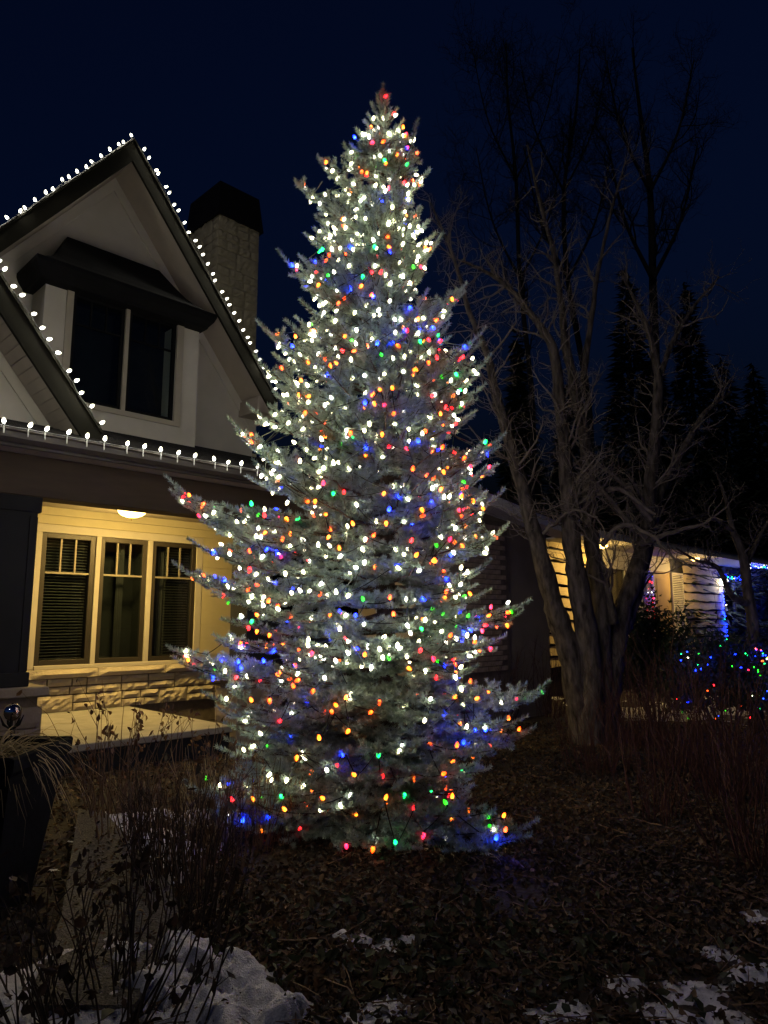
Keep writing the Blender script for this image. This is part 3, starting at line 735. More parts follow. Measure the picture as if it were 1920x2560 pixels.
for dz, dx, dy, ln in ((-.34,.0,0,.36),(-.36,-.14,-.05,.26),(-.33,.16,-.04,.24),(-.40,.05,-.30,.22),(-.38,-.35,-.10,.22),(-.42,.42,.05,.24),(-.44,-.50,.10,.22),(-.46,.30,-.40,.2),(-.30,.06,.05,.26),(-.28,-.07,-.03,.22),
      (-.52,-.7,-.1,.22),(-.54,.75,-.15,.24),(-.56,.1,-.6,.2),(-.60,-.6,-.5,.2)):
    shP.append(TOP+np.array([dx*.03, dy*.03, dz])); shD.append(norm([dx*1.4, dy*1.4, 1])); shL.append(ln); shT.append(1.)
shP, shD, shL, shT = map(np.array, (shP, shD, shL, shT))
DENS = 900.
cnt = np.maximum(8, (shL*DENS)).astype(int); idx = np.repeat(np.arange(len(shP)), cnt); n = len(idx)
nd = np.random.default_rng(3)
t = nd.random(n)*1.02; ax = shD[idx]; p0 = shP[idx]+ax*(t*shL[idx])[:,None]+np.array([0, 0, 1])*((t**2)*shL[idx]*.10)[:,None]
A = np.cross(ax, np.array([.21, .13, .97])); A /= np.linalg.norm(A, axis=1)[:,None]+1e-9; Bv = np.cross(A, ax)
th = nd.uniform(0, 2*np.pi, n); rad = A*np.cos(th)[:,None]+Bv*np.sin(th)[:,None]; rad[:,2] += .25
al = nd.normal(1.0, .18, n); nl = nd.uniform(.030, .044, n)*(1-.25*np.clip(t, 0, 1)**4)
dn = ax*np.cos(al)[:,None]+rad*np.sin(al)[:,None]
wd = np.cross(dn, nd.normal(0, 1, (n, 3))); wd /= np.linalg.norm(wd, axis=1)[:,None]+1e-9
wv = wd*.0033
V = np.stack([p0-wv, p0+wv, p0+dn*nl[:,None]], 1).reshape(-1, 3)
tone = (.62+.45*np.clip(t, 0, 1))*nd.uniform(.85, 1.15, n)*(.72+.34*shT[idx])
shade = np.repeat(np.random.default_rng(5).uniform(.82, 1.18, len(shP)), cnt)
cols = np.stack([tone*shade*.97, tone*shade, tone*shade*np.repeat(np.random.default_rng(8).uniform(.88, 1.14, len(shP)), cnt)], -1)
spruce = thing('spruce_tree', 'tall blue spruce wrapped in white and coloured bulbs', 'tree', (TX, TY, G))
tk = MB(); zz = np.linspace(G-.1, ztop-.25, 26)
tk.tube([(axis_x(z)+.012*math.sin(z*3), TY+.01*math.cos(z*2.3), z) for z in zz], np.linspace(.105, .010, 26), 10); build('trunk', tk, M['wood'], spruce, smooth=True)
build('branches', wood, M['wood'], spruce, kind='stuff')
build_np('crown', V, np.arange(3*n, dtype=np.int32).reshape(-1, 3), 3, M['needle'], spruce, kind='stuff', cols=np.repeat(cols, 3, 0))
print('needles', n, 'limbs', len(limbs), 'shoots', len(shP))

# strings on the spruce
cp = np.array([c[0] for c in cand]); cu = np.array([c[1] for c in cand])
caz = np.arctan2(cp[:,1]-TY, cp[:,0]-axis_x(cp[:,2])); crd = np.hypot(cp[:,1]-TY, cp[:,0]-axis_x(cp[:,2]))
ORD = ['topmost', 'second', 'third', 'fourth', 'fifth', 'sixth', 'seventh', 'eighth', 'ninth']
NT = 9
edges = np.array([ztop-.14, ztop-.70, ztop-1.30, ztop-1.95, ztop-2.6, ztop-3.3, ztop-4.0, ztop-4.75, ztop-5.4, .02])
wn_ = [36, 54, 74, 90, 104, 120, 132, 130, 52]; mn_ = [18, 32, 46, 60, 80, 98, 118, 140, 118]
ok = (cu > .42) & (cp[:,2] > .03)
for i in range(NT):
    r = np.random.default_rng(300+i); pool = np.where(ok & (cp[:,2] <= edges[i]) & (cp[:,2] > edges[i+1]))[0]
    wt = (1+.78*np.cos(caz[pool]+np.pi/2))*(.35+cu[pool]**2); wt /= wt.sum(); N_ = wn_[i]+mn_[i]; chosen = []
    for q in range(min(N_, len(pool))):
        c_ = r.choice(pool, 14, p=wt)
        if chosen:
            dd = np.linalg.norm(cp[c_][:,None]-cp[chosen][None], axis=2).min(1); c_ = c_[int(np.argmax(dd*r.uniform(.6, 1, 14)))]
        else: c_ = c_[0]
        chosen.append(int(c_))
    chosen = np.array(chosen); pz_ = cp[chosen]
    score = vnoise(pz_[:,0]*2.3+i*7, pz_[:,2]*3.1+pz_[:,1], 5)+r.normal(0, .42, len(chosen)); order = np.argsort(-score); nw = int(len(chosen)*wn_[i]/N_)
    for kind, sel in (('white', chosen[order[:nw]]), ('multi', chosen[order[nw:]])):
        zz_ = cp[sel][:,2]; sub = np.floor((zz_.max()-zz_)/(zz_.max()-zz_.min()+1e-6)*2.99).astype(int); o_ = np.lexsort((caz[sel], sub)); sel = sel[o_]
        out = np.stack([np.cos(caz[sel]), np.sin(caz[sel]), 0*sel], -1); n_ = len(sel)
        P = cp[sel]+out*.022+np.stack([0*zz_, 0*zz_, r.uniform(-.012, .02, n_)], -1)
        D_ = [norm(o*r.uniform(.1, .8)+np.array([0, 0, r.choice([1., -1.], p=[.42, .58])])+r.normal(0, .45, 3)) for o in out]
        if kind == 'white': C_ = list(r.choice(['white', 'cool'], n_, p=[.72, .28]))
        else: C_ = list(r.choice(['orange','yellow','red','pink','blue','green','teal'], n_, p=[.24,.31,.12,.07,.16,.06,.04]))
        lab = {'white': 'string of warm white bulbs wound round the spruce, ', 'multi': 'string of red, yellow, blue and green bulbs round the spruce, '}[kind]
        lab += ('topmost tier' if i == 0 else 'lowest tier' if i == NT-1 else ORD[i]+' tier from the tip')
        light_string('light_string', lab, P, D_, C_, 'bulb strings on the spruce', sag=.012)
# ------------------------------------------------------------------ bare trees
def wander(p, d, L, r0, r1, seg, jit, rg, up=.0, grav=0.):
    n_ = max(3, int(L/seg)); pts = [np.array(p, float)]; d = norm(d)
    for i in range(n_):
        d = norm(d+rg.normal(0, jit, 3)+np.array([0, 0, up-grav*i/n_])); pts.append(pts[-1]+d*L/n_)
    return np.array(pts), np.linspace(r0, r1, n_+1)
def twigs(mb, pts, rad, n, lmin, lmax, depth, rg, jit=.22, up=.06, spread=.9, t0=.15, sides=4, rmin=.0022, lens=.55):
    for _ in range(n):
        t = t0+(1-t0)*rg.random(); i = min(int(t*(len(pts)-1)), len(pts)-2); f = t*(len(pts)-1)-i
        p = pts[i]*(1-f)+pts[i+1]*f; T = norm(pts[i+1]-pts[i]); R = norm(np.cross(T, rg.normal(0, 1, 3)))
        d = norm(T*rg.uniform(.3, .9)+R*spread*rg.uniform(.5, 1.1)+np.array([0, 0, up*2]))
        L = rg.uniform(lmin, lmax)*(1-.35*t); r0 = max(rmin, min(rad[i]*.55, .006+.016*L))
        q, qr = wander(p, d, L, r0, max(rmin*.7, r0*.25), max(.05, L/7), jit, rg, up)
        mb.tube(q, qr, sides if r0 > .006 else 3, cap=False)
        if depth > 0: twigs(mb, q, qr, max(2, int(4*lens*L/.35)), lmin*lens, lmax*lens, depth-1, rg, jit*1.15, up, spread, .2, 3, rmin, lens)
def stem_pts(px, Y0, Y1):
    n_ = len(px); ys = np.linspace(Y0, Y1, n_); raw = np.array([at(x, y, Y) for (x, y, w), Y in zip(px, ys)])
    rr = np.array([.84*w/2/FPX*np.linalg.norm(raw[i]-[0, 0, EYE]) for i, (x, y, w) in enumerate(px)])
    t = np.linspace(0, n_-1, n_*7-6); i = np.minimum(t.astype(int), n_-2); f = (t-i)[:,None]
    g = np.gradient(raw, axis=0)
    a, b = raw[i], raw[i+1]; ga, gb_ = g[i], g[i+1]
    h = (2*f**3-3*f**2+1)*a+(f**3-2*f**2+f)*ga+(-2*f**3+3*f**2)*b+(f**3-f**2)*gb_
    return h, np.interp(t, np.arange(n_), rr)
rg = np.random.default_rng(77)
BT = ong(1475, 1858)
bare = thing('bare_tree', 'leafless many-stemmed tree with grey bark beside the spruce', 'tree', (BT[0], BT[1], G))
BY = BT[1]
STEMS = [
 ([(1468,1880,88),(1450,1740,74),(1418,1600,64),(1385,1500,56),(1342,1345,46),(1303,1195,38),(1272,1080,32),(1244,985,27),(1222,880,20),(1180,780,14),(1140,640,9),(1085,510,5)], BY, BY-.7),
 ([(1478,1880,84),(1478,1720,70),(1462,1560,60),(1436,1400,54),(1421,1254,44),(1409,1087,34),(1388,893,27),(1352,815,20),(1280,722,14),(1210,672,9),(1130,640,5)], BY-.1, BY-.6),
 ([(1490,1880,88),(1500,1720,72),(1500,1560,54),(1484,1400,44),(1472,1281,38),(1460,1115,34),(1433,976,28),(1410,849,22),(1399,755,17),(1380,640,13),(1345,510,9),(1312,366,5)], BY, BY+.3),
 ([(1505,1870,80),(1528,1700,68),(1552,1540,52),(1592,1430,46),(1618,1330,40),(1624,1230,36),(1638,1087,30),(1646,949,24),(1628,838,16),(1600,770,10),(1560,690,6)], BY+.1, BY+.7),
 ([(1520,1640,50),(1560,1570,44),(1596,1480,38),(1628,1340,30),(1655,1226,26),(1715,1115,20),(1765,1032,13),(1830,980,7)], BY+.15, BY+1.2),
 ([(1535,1560,26),(1524,1490,18),(1512,1425,14),(1486,1360,10),(1455,1290,9),(1440,1210,5)], BY-.05, BY-.5),
 ([(1448,1020,18),(1462,900,18),(1480,760,14),(1499,640,10),(1530,500,7),(1560,400,4)], BY+.2, BY+.6),
 ([(1646,960,16),(1680,860,14),(1735,766,9),(1800,690,4)], BY+.6, BY+1.1),
]
brn = MB()
for k_, (px, a, b) in enumerate(STEMS):
    P, R = stem_pts(px, a, b); P = P+np.cumsum(rg.normal(0, .003, P.shape), 0)
    m = MB(); m.tube(P, R*(1+.05*np.sin(np.arange(len(R))*1.1)), 16, cap=True, gnarl=.16); build('trunk', m, M['bark'], bare, smooth=True)
    t0 = .30 if k_ < 4 else .2
    twigs(brn, P, R, 34 if k_ < 5 else 18, .35, 1.25, 2, rg, .20, .05, .9, t0, 5, .0026)
    if k_ < 4: twigs(brn, P, R, 34, .3, .9, 2, rg, .34, .0, 1.1, .35, 4, .0026)
for px, a, b in (([(1430,1262,22),(1500,1238,16),(1560,1230,12),(1650,1290,8)], BY-.2, BY-.5), ([(1505,1360,18),(1545,1310,14),(1610,1330,10),(1680,1385,7),(1740,1420,4)], BY-.1, BY-.8),
      ([(1615,1340,20),(1560,1290,14),(1495,1210,9),(1440,1180,5)], BY, BY-.6), ([(1600,1360,18),(1680,1330,12),(1760,1305,8),(1815,1270,4)], BY+.2, BY-.3),
      ([(1630,1300,16),(1560,1215,12),(1500,1160,7)], BY, BY-.4), ([(1345,1340,16),(1390,1300,12),(1440,1275,8),(1500,1290,5)], BY-.2, BY-.7)):
    P, R = stem_pts(px, a, b); P = P+np.cumsum(rg.normal(0, .010, P.shape), 0); brn.tube(P, R, 6, cap=False)
    twigs(brn, P, R, 10, .2, .7, 2, rg, .36, -.01, 1.0, .2, 4, .0026)
build('crown', brn, M['littwig'], bare, kind='stuff')
print('bare tree faces', len(brn.f))

def small_tree(name, label, px_list, m, seed, depth=2, nb=12, lm=(.2, .8), up=.03, group=None):
    r2 = np.random.default_rng(seed); P0, _ = stem_pts(px_list[0][0], px_list[0][1], px_list[0][2])
    t = thing(name, label, 'tree', (P0[0][0], P0[0][1], G), group=group); cr = MB()
    for j, (px, a, b) in enumerate(px_list):
        P, R = stem_pts(px, a, b); k_ = MB()
        if j == 0: P[0][2] = min(P[0][2], G)
        k_.tube(P, R, 8); build('trunk' if j == 0 else 'limb', k_, M[m], t, smooth=True)
        twigs(cr, P, R, nb, lm[0], lm[1], depth, r2, .26, up, 1.0, .25, 4, .004)
    build('crown', cr, M[m], t, kind='stuff')
small_tree('crabapple_tree', 'small crooked tree standing before the bungalow door at the picture edge',
  [([(1885,1700,34),(1882,1560,30),(1868,1470,26),(1858,1390,24),(1830,1320,16),(1815,1250,10),(1790,1180,5)], 11.4, 11.4),
   ([(1875,1510,22),(1830,1490,15),(1795,1420,12),(1740,1400,8),(1690,1370,5)], 11.4, 10.8),
   ([(1862,1420,16),(1900,1340,10),(1935,1280,6)], 11.4, 11.8),
   ([(1836,1330,12),(1770,1290,8),(1700,1300,5)], 11.4, 11.0)], 'bark', 5, 2, 12, (.25, .95), .02)
for j, (lab, px, a) in enumerate((
  ('tall leafless tree against the sky, just behind the spruce tip', [(1330,1300,20),(1330,1000,16),(1300,700,12),(1290,450,9),(1270,250,6),(1265,100,3)], 19.),
  ('tallest far leafless tree, its dark trunk above the bungalow roof', [(1640,1300,34),(1640,1000,27),(1632,700,20),(1625,480,15),(1600,280,9),(1580,120,4)], 21.),
  ('leafless tree far behind, rising beyond the grey many-stemmed tree', [(1480,1300,22),(1470,1000,18),(1420,700,14),(1410,480,10),(1440,280,7),(1450,120,3)], 24.))):
    small_tree('tall_tree', lab, [(px, a, a+.5)]+[([(px[2+q][0], px[2+q][1], px[2+q][2]*.6), (px[2+q][0]+sg*70, px[2+q][1]-150, px[2+q][2]*.4), (px[2+q][0]+sg*110, px[2+q][1]-330, px[2+q][2]*.2)], a, a+sg) for q, sg in ((0,1),(0,-1),(1,1),(1,-1))],
       'far', 30+j, 2, 16, (.8, 2.6), .12, 'far leafless trees')

def conifer(label, x, ytop, ybot, wpx, Y, seed):
    r2 = np.random.default_rng(seed); top = at(x, ytop, Y); bw_ = wpx/2/FPX*Y
    t = thing('conifer', label, 'tree', (top[0], Y, G), group='far conifers'); H_ = top[2]-G
    k_ = MB(); k_.tube([(top[0], Y, G-.1), (top[0], Y, top[2]-.2)], [.16, .02], 7); build('trunk', k_, M['far'], t)
    n_ = 9000; f = 1-np.sqrt(r2.random(n_)); z = G+.6+(H_-.6)*f; az = r2.uniform(0, 2*np.pi, n_)
    lob = .80+.16*np.sin(z*(4.+r2.random())+az*2+seed)+.15*r2.normal(0, 1, n_); rr = bw_*(1-f)*np.sqrt(r2.uniform(.25, 1, n_))*lob
    p = np.stack([top[0]+rr*np.cos(az), Y+rr*np.sin(az), z], -1); d = np.stack([np.cos(az), np.sin(az), r2.uniform(-.5, .15, n_)], -1)
    L = r2.uniform(.18, .42, n_)[:,None]; s_ = np.stack([-np.sin(az), np.cos(az), r2.normal(0, .3, n_)], -1)*L*.22
    V = np.stack([p-s_, p+s_, p+d*L], 1).reshape(-1, 3)
    build_np('crown', V, np.arange(3*n_).reshape(-1, 3), 3, M['darkleaf'], t, kind='stuff')
conifer('slim dark conifer between the spruce and the grey stems', 1292, 820, 1500, 210, 22., 1)
conifer('broad dark conifer behind the grey stems, above the bungalow roof', 1562, 660, 1500, 330, 23., 2)
conifer('dark conifer rising over the far end of the bungalow roof', 1712, 700, 1500, 300, 25., 3)
conifer('low dark conifer at the picture edge behind the bungalow', 1880, 900, 1500, 300, 26., 4)

conifer('dark conifer low between the slim conifer and the grey stems', 1420, 960, 1500, 330, 27., 5)
conifer('dark conifer behind the bungalow roof, between the two tall ones', 1635, 880, 1500, 360, 28., 6)
conifer('dark conifer behind the bungalow roof, beside the picture edge one', 1800, 880, 1500, 360, 28., 7)

# ------------------------------------------------------------------ neighbour bungalow
NV, NE = 8.75, 7.47; NZ = 3.36
nh = thing('bungalow', 'low bungalow with lit porch behind the bare tree', 'house', (16., NV, G), frame=True)
NU = lambda x, y=1450: onv(x, y, NV)[0]
NZZ = lambda x, y: onv(x, y, NV)[2]
u0 = NU(1366); u1 = NU(1990)
w = MB(); w.box((u0-.3, NV+.03, G-.2), (u1+6, NV+.3, NZ+.05)); build('shadow_backing_wall', w, M['black'], nh)  # coloured black to stand for the shadow gaps between the boards
# waney-edged boards, two runs
def boards(a, b, seed):
    r2 = random.Random(seed); z = .55; 
    while z < NZ-.06:
        h = r2.uniform(.25, .285); m = MB(); n_ = 14; vs_ = []; ph = r2.uniform(0, 6)
        top = min(z+h-.055, NZ)
        for i in range(n_+1):
            q = a+(b-a)*i/n_; dz = .014*math.sin(i*1.1+ph)+r2.uniform(-.010, .010)
            vs_ += [(q, NV-.045, z+dz), (q, NV-.015, top+r2.uniform(-.012,.012)), (q, NV+.028, z+dz), (q, NV+.028, top)]
        fs_ = []
        for i in range(n_):
            o = 4*i; fs_ += [(o, o+4, o+5, o+1), (o, o+2, o+6, o+4), (o+1, o+5, o+7, o+3)]
        m.add(vs_, fs_); build('siding_board', m, M['nboard'], nh); z += h
boards(u0, NU(1492), 1); boards(NU(1706), NU(1800), 2)
def panel(name, x0, x1, y0, y1, m, d0=-.06, d1=.02, parent=nh, zb=None):
    a, b = NU(x0, (y0+y1)/2), NU(x1, (y0+y1)/2); zt = NZZ((x0+x1)/2, y0); z0 = zb if zb is not None else NZZ((x0+x1)/2, y1)
    q = MB(); q.box((a, NV+d0, z0), (b, NV+d1, zt)); return build(name, q, M[m], parent)
def shutter(x0, x1):
    a, b = NU(x0), NU(x1); z0, z1 = .9, 2.95; f = MB()
    f.box((a, NV-.055, z0), (a+.04, NV-.005, z1)); f.box((b-.04, NV-.055, z0), (b, NV-.005, z1)); f.box((a+.04, NV-.055, z0), (b-.04, NV-.005, z0+.06)); f.box((a+.04, NV-.055, z1-.06), (b-.04, NV-.005, z1))
    sh = build('shutter', f, M['nwhite'], nh); sl = MB(); z = z0+.07
    while z < z1-.08: sl.hexa([(a+.04,NV-.05,z),(b-.04,NV-.05,z),(b-.04,NV-.02,z+.03),(a+.04,NV-.02,z+.03),(a+.04,NV-.05,z+.012),(b-.04,NV-.05,z+.012),(b-.04,NV-.02,z+.042),(a+.04,NV-.02,z+.042)]); z += .052
    build('louvres', sl, M['nwhite'], sh, kind='stuff')
shutter(1493, 1511); shutter(1676, 1704)
# window, curtain and door between the shutters
pw_ = MB(); pw_.box((NU(1512), NV-.02, 2.95), (NU(1675), NV+.028, NZ)); build('window_head', pw_, M['nwhite'], nh)
def nwin(x0, x1, z0, z1, back):
    a, b = NU(x0), NU(x1); f = MB(); t_ = .06
    f.box((a, NV-.05, z0), (a+t_, NV+.02, z1)); f.box((b-t_, NV-.05, z0), (b, NV+.02, z1)); f.box((a+t_, NV-.05, z0), (b-t_, NV+.02, z0+t_)); f.box((a+t_, NV-.05, z1-t_), (b-t_, NV+.02, z1))
    wi = build('window', f, M['nwhite'], nh)
    g = MB(); g.box((a+t_, NV-.02, z0+t_), (b-t_, NV-.016, z1-t_)); build('pane', g, M['glass'], wi)
    n_ = 26; uu = np.linspace(a+t_, b-t_, n_); vv = NV+.012+.010*np.sin(np.linspace(0, 20, n_))
    c = MB(); c.add([(p, q, z0+t_) for p, q in zip(uu, vv)]+[(p, q, z1-t_) for p, q in zip(uu, vv)], [(i, i+1, n_+i+1, n_+i) for i in range(n_-1)]); build('curtain', c, M[back], wi, smooth=True)
nwin(1512, 1562, .9, 2.94, 'npink'); nwin(1563, 1596, .9, 2.94, 'npink'); nwin(1597, 1632, .9, 2.94, 'npale')
dr = MB(); dr.box((NU(1634), NV-.01, .55), (NU(1674), NV+.028, 2.94)); door = build('door', dr, M['ndoor'], nh)
for q in (0, 1):
    pn = MB(); pn.box((NU(1640), NV-.022, .8+q*1.05), (NU(1668), NV-.0105, 1.7+q*1.05)); build('door_panel', pn, M['ndoor'], door, bevel=.006)
hn = MB(); hn.tube([(NU(1638), NV-.06, 1.6), (NU(1638), NV-.012, 1.6)], .02, 8); build('handle', hn, M['blackmetal'], door)
nwin(1801, 1830, .9, 2.9, 'room'); nwin(1832, 1862, .9, 2.9, 'room')  # black sheets behind these panes stand for the unlit room, no cloth hangs there
pa = MB(); pa.box((NU(1864), NV-.03, G), (u1+6, NV+.028, NZ)); build('pale_wall', pa, M['npale'], nh)
# eave, soffit and low roof
so = MB(); so.box((u0-.3, NE+.06, NZ), (u1+6, NV+.4, NZ+.03)); build('porch_soffit', so, M['nwhite'], nh)
fa = MB(); fa.box((u0-.3, NE, NZ-.02), (u1+6, NE+.05, NZ+.14)); build('fascia', fa, M['nwhite'], nh)
rf = MB(); rf.hexa([(u0-.3,NE-.03,NZ+.142),(u1+6,NE-.03,NZ+.142),(u1+6,NV+5,NZ+1.1),(u0-.3,NV+5,NZ+1.1),(u0-.3,NE-.03,NZ+.17),(u1+6,NE-.03,NZ+.17),(u1+6,NV+5,NZ+1.14),(u0-.3,NV+5,NZ+1.14)]); build('roof', rf, M['shingle'], nh)
# near wing: plain wall, brick corner, sloping verge
WV = 7.30; wu = lambda x, y=1420: onv(x, y, WV)[0]; wz = lambda x, y: onv(x, y, WV)[2]
wr = wu(1370); wl = wu(1060)
za, zb_ = wz(1240, 1292), wz(1392, 1345); sl_ = (zb_-za)/(wu(1392)-wu(1240)); zv = lambda u: zb_+sl_*(u-wu(1392))
ww = MB(); ww.prism_v([(wl, G-.2), (wr, G-.2), (wr, zv(wr)), (wl, zv(wl))], WV+.02, NV+.029); build('wing_wall', ww, M['nwall'], nh)
vf_ = MB(); a, b = wl-.2, wu(1396); vf_.hexa([(a,WV-.45,zv(a)-.02),(b,WV-.45,zv(b)-.02),(b,WV-.40,zv(b)-.02),(a,WV-.40,zv(a)-.02),(a,WV-.45,zv(a)+.20),(b,WV-.45,zv(b)+.13),(b,WV-.40,zv(b)+.13),(a,WV-.40,zv(a)+.20)]); build('verge_board', vf_, M['nwhite'], nh)
vs2 = MB(); vs2.hexa([(a,WV-.40,zv(a)+.002),(b,WV-.40,zv(b)+.002),(b,WV+.02,zv(b)+.002),(a,WV+.02,zv(a)+.002),(a,WV-.40,zv(a)+.03),(b,WV-.40,zv(b)+.03),(b,WV+.02,zv(b)+.03),(a,WV+.02,zv(a)+.03)]); build('verge_soffit', vs2, M['nwhite'], nh)
rf = MB(); rf.hexa([(a,WV-.47,zv(a)+.202),(b,WV-.47,zv(b)+.132),(b,NV+5,zv(b)+.132),(a,NV+5,zv(a)+.202),(a,WV-.47,zv(a)+.24),(b,WV-.47,zv(b)+.17),(b,NV+5,zv(b)+.17),(a,NV+5,zv(a)+.24)]); build('roof', rf, M['shingle'], nh)
bk0, bk1 = wu(1150), wu(1266); bq = MB(); bq.box((bk0, WV-.03, G-.2), (bk1, WV+.018, zv(bk1)-.05)); bw2 = build('brick_wall', bq, M['mortar'], nh)
br_mesh = None; z = .75; row = 0
bl_, bh_ = .30, .085
while z < zv(bk1)-.2:
    uq = bk0+(.15 if row % 2 else 0)
    while uq+bl_ < bk1+.02:
        if br_mesh is None:
            q = MB(); q.box((0,0,0), (bl_-.014, .045, bh_-.014)); br_mesh = bpy.data.meshes.new('brick'); br_mesh.from_pydata(q.v, [], q.f); br_mesh.materials.append(M['brick'])
        link('brick', br_mesh, bw2, (uq, WV-.030-.044+.03+random.uniform(-.004,.004)-.012, z)); uq += bl_
    z += bh_; row += 1
# porch lamps of the bungalow
def recessed(label, x, v, L):
    uq = NU(x); t = thing('ceiling_light', label, 'lamp', (uq, v, NZ-.03), frame=True, group='round lights in the bungalow porch soffit')
    q = MB(); q.lathe([(.15,NZ-.002),(.15,NZ-.02),(.12,NZ-.025)], 18, (uq, v, 0)); build('rim', q, M['nwhite'], t)
    q = MB(); q.lathe([(.118,NZ-.022),(.125,NZ-.06),(.08,NZ-.10),(.0,NZ-.115)], 18, (uq, v, 0)); build('lens', q, emit('soffit_lens', (1.,.62,.17), L), t)
recessed('round porch light above the yellow boards behind the grey stems', 1452, 8.15, 430.)
recessed('round porch light above the tan door and shutter', 1680, 8.05, 260.)
uq = NU(1796); zq = NZZ(1796, 1456)
lt = thing('wall_lantern', 'bright white box lantern on the bungalow wall beside blue lights', 'lamp', (uq, NV-.15, zq-.14), frame=True)
q = MB(); q.box((uq-.11, NV-.26, zq-.11), (uq+.11, NV-.07, zq+.10)); build('lantern_glass', q, emit('lantern_lens', (1.,.95,.80), 70.), lt)
q = MB(); q.box((uq-.125, NV-.275, zq+.101), (uq+.125, NV-.055, zq+.13)); q.box((uq-.05, NV-.069, zq-.1), (uq+.05, NV-.046, zq+.1)); build('bracket', q, M['blackmetal'], lt)

# coloured strings on the bungalow
CG = 'coloured strings on the bungalow'
def nstring(label, pts, seed, probs, n):
    r2 = np.random.default_rng(seed); P = np.array(pts, float); seg = np.linalg.norm(np.diff(P, axis=0), axis=1); cs = np.concatenate([[0], np.cumsum(seg)])
    t = (np.arange(n)+.5)/n*cs[-1]; q = np.stack([np.interp(t, cs, P[:,i]) for i in range(3)], -1)+r2.normal(0, .02, (n, 3))
    wp = [W(*p) for p in q]
    light_string('light_string', label, wp, [norm(r2.normal(0, 1, 3)) for _ in q], list(r2.choice(list(probs), n, p=list(probs.values()))), CG, meshes=BMN, sag=.01)
BL = {'blue': .74, 'teal': .18, 'red': .05, 'white': .03}; MX = {'blue': .35, 'teal': .2, 'red': .2, 'orange': .15, 'pink': .1}
nv = NV-.10
nstring('blue bulbs over and down both sides of the dark door', [(NU(1799), nv, .9), (NU(1799), nv, 2.98), (NU(1864), nv, 2.98), (NU(1864), nv, .9)], 3, BL, 84)
nstring('blue bulb tangle under the bungalow eave', [(NU(1770), NE+.12, NZ-.06), (NU(1800), NE+.2, NZ-.10), (NU(1850), NE+.12, NZ-.05), (NU(1900), NE+.16, NZ-.08)], 4, {'blue': .6, 'teal': .15, 'cool': .25}, 70)
nstring('red and blue bulbs hanging beside the tan door', [(NU(1620), nv, 2.8), (NU(1622), nv, 1.2)], 5, {'red': .6, 'blue': .25, 'white': .15}, 16)

# ------------------------------------------------------------------ shrubs
def shrub_leafy(name, label, c, rx, ry, h, n, m, seed, ls=.05, group=None):
    r2 = np.random.default_rng(seed); t = thing(name, label, 'shrub', (c[0], c[1], G), group=group)
    st = MB()
    for _ in range(14):
        a = r2.uniform(0, 6.28); q, qr = wander((c[0]+.1*math.cos(a), c[1]+.1*math.sin(a), G-.03), (rx*.6*math.cos(a), ry*.6*math.sin(a), h*.8), h*.9, .014, .004, .12, .08, r2); st.tube(q, qr, 4, cap=False)
    build('stems', st, M['barkdark'], t, kind='stuff')
    az = r2.uniform(0, 2*np.pi, n); el = np.arcsin(r2.uniform(-.25, 1, n)); rad = (.70+.30*r2.random(n)**.5)*(.82+.30*np.sin(az*3+seed)*np.cos(el*4)+.12*r2.normal(0, 1, n))
    p = np.stack([c[0]+rx*rad*np.cos(az)*np.cos(el), c[1]+ry*rad*np.sin(az)*np.cos(el), G+.06*h+np.maximum(0, h*(.30+.62*rad*np.sin(el)))], -1)
    d = r2.normal(0, 1, (n, 3)); d[:,2] = np.abs(d[:,2])+.3; d /= np.linalg.norm(d, axis=1)[:,None]; s_ = np.cross(d, r2.normal(0, 1, (n, 3))); s_ /= np.linalg.norm(s_, axis=1)[:,None]
    L = ls*r2.uniform(.6, 1.5, n)[:,None]
    V = np.stack([p-s_*L*.3, p+s_*L*.3, p+d*L], 1).reshape(-1, 3)
    build_np('foliage', V, np.arange(3*n).reshape(-1, 3), 3, M[m], t, kind='stuff')
    return t
M['evergreen'] = mat('evergreen_leaf', (.040,.060,.024), .6, .4, 4)
HED = [(5.1, 11.0, .85, .7, 1.55), (6.2, 11.3, .9, .7, 1.45), (7.2, 11.8, .9, .8, 1.5), (4.55, 12.2, .7, .6, 2.05)]
HL = ['dark evergreen hedge shrub dotted with bulbs, nearest the grey stems', 'dark evergreen hedge shrub dotted with bulbs, in the middle of the row', 'dark evergreen hedge shrub at the picture edge, dotted with bulbs', 'feathery green shrub lit from the bungalow porch']
for j, (x, y, rx, ry, h) in enumerate(HED): shrub_leafy('evergreen_shrub', HL[j], (x, y), rx, ry, h, 6500, 'evergreen' if j == 3 else 'darkleaf', 60+j, .07, 'evergreen shrubs before the bungalow')
r2 = np.random.default_rng(9)
for j, (x, y, rx, ry, h) in enumerate(HED[:3]):
    n_ = 52; az = np.sort(r2.uniform(-2.9, -.2, n_)); el = r2.uniform(-.25, 1.05, n_)
    P = np.stack([x+rx*1.03*np.cos(az)*np.cos(el), y+ry*1.05*np.sin(az)*np.cos(el), G+h*(.34+.62*np.sin(el))], -1)
    light_string('light_string', ['small coloured bulbs on the hedge shrub nearest the grey stems', 'small coloured bulbs on the middle hedge shrub', 'small coloured bulbs on the hedge shrub at the picture edge'][j], P,
       [norm(r2.normal(0, 1, 3)) for _ in P], list(r2.choice(['blue', 'green', 'teal', 'red', 'orange', 'white'], n_, p=[.36, .16, .14, .14, .14, .06])), 'bulb strings on the hedge', meshes=BMS, cord=False)

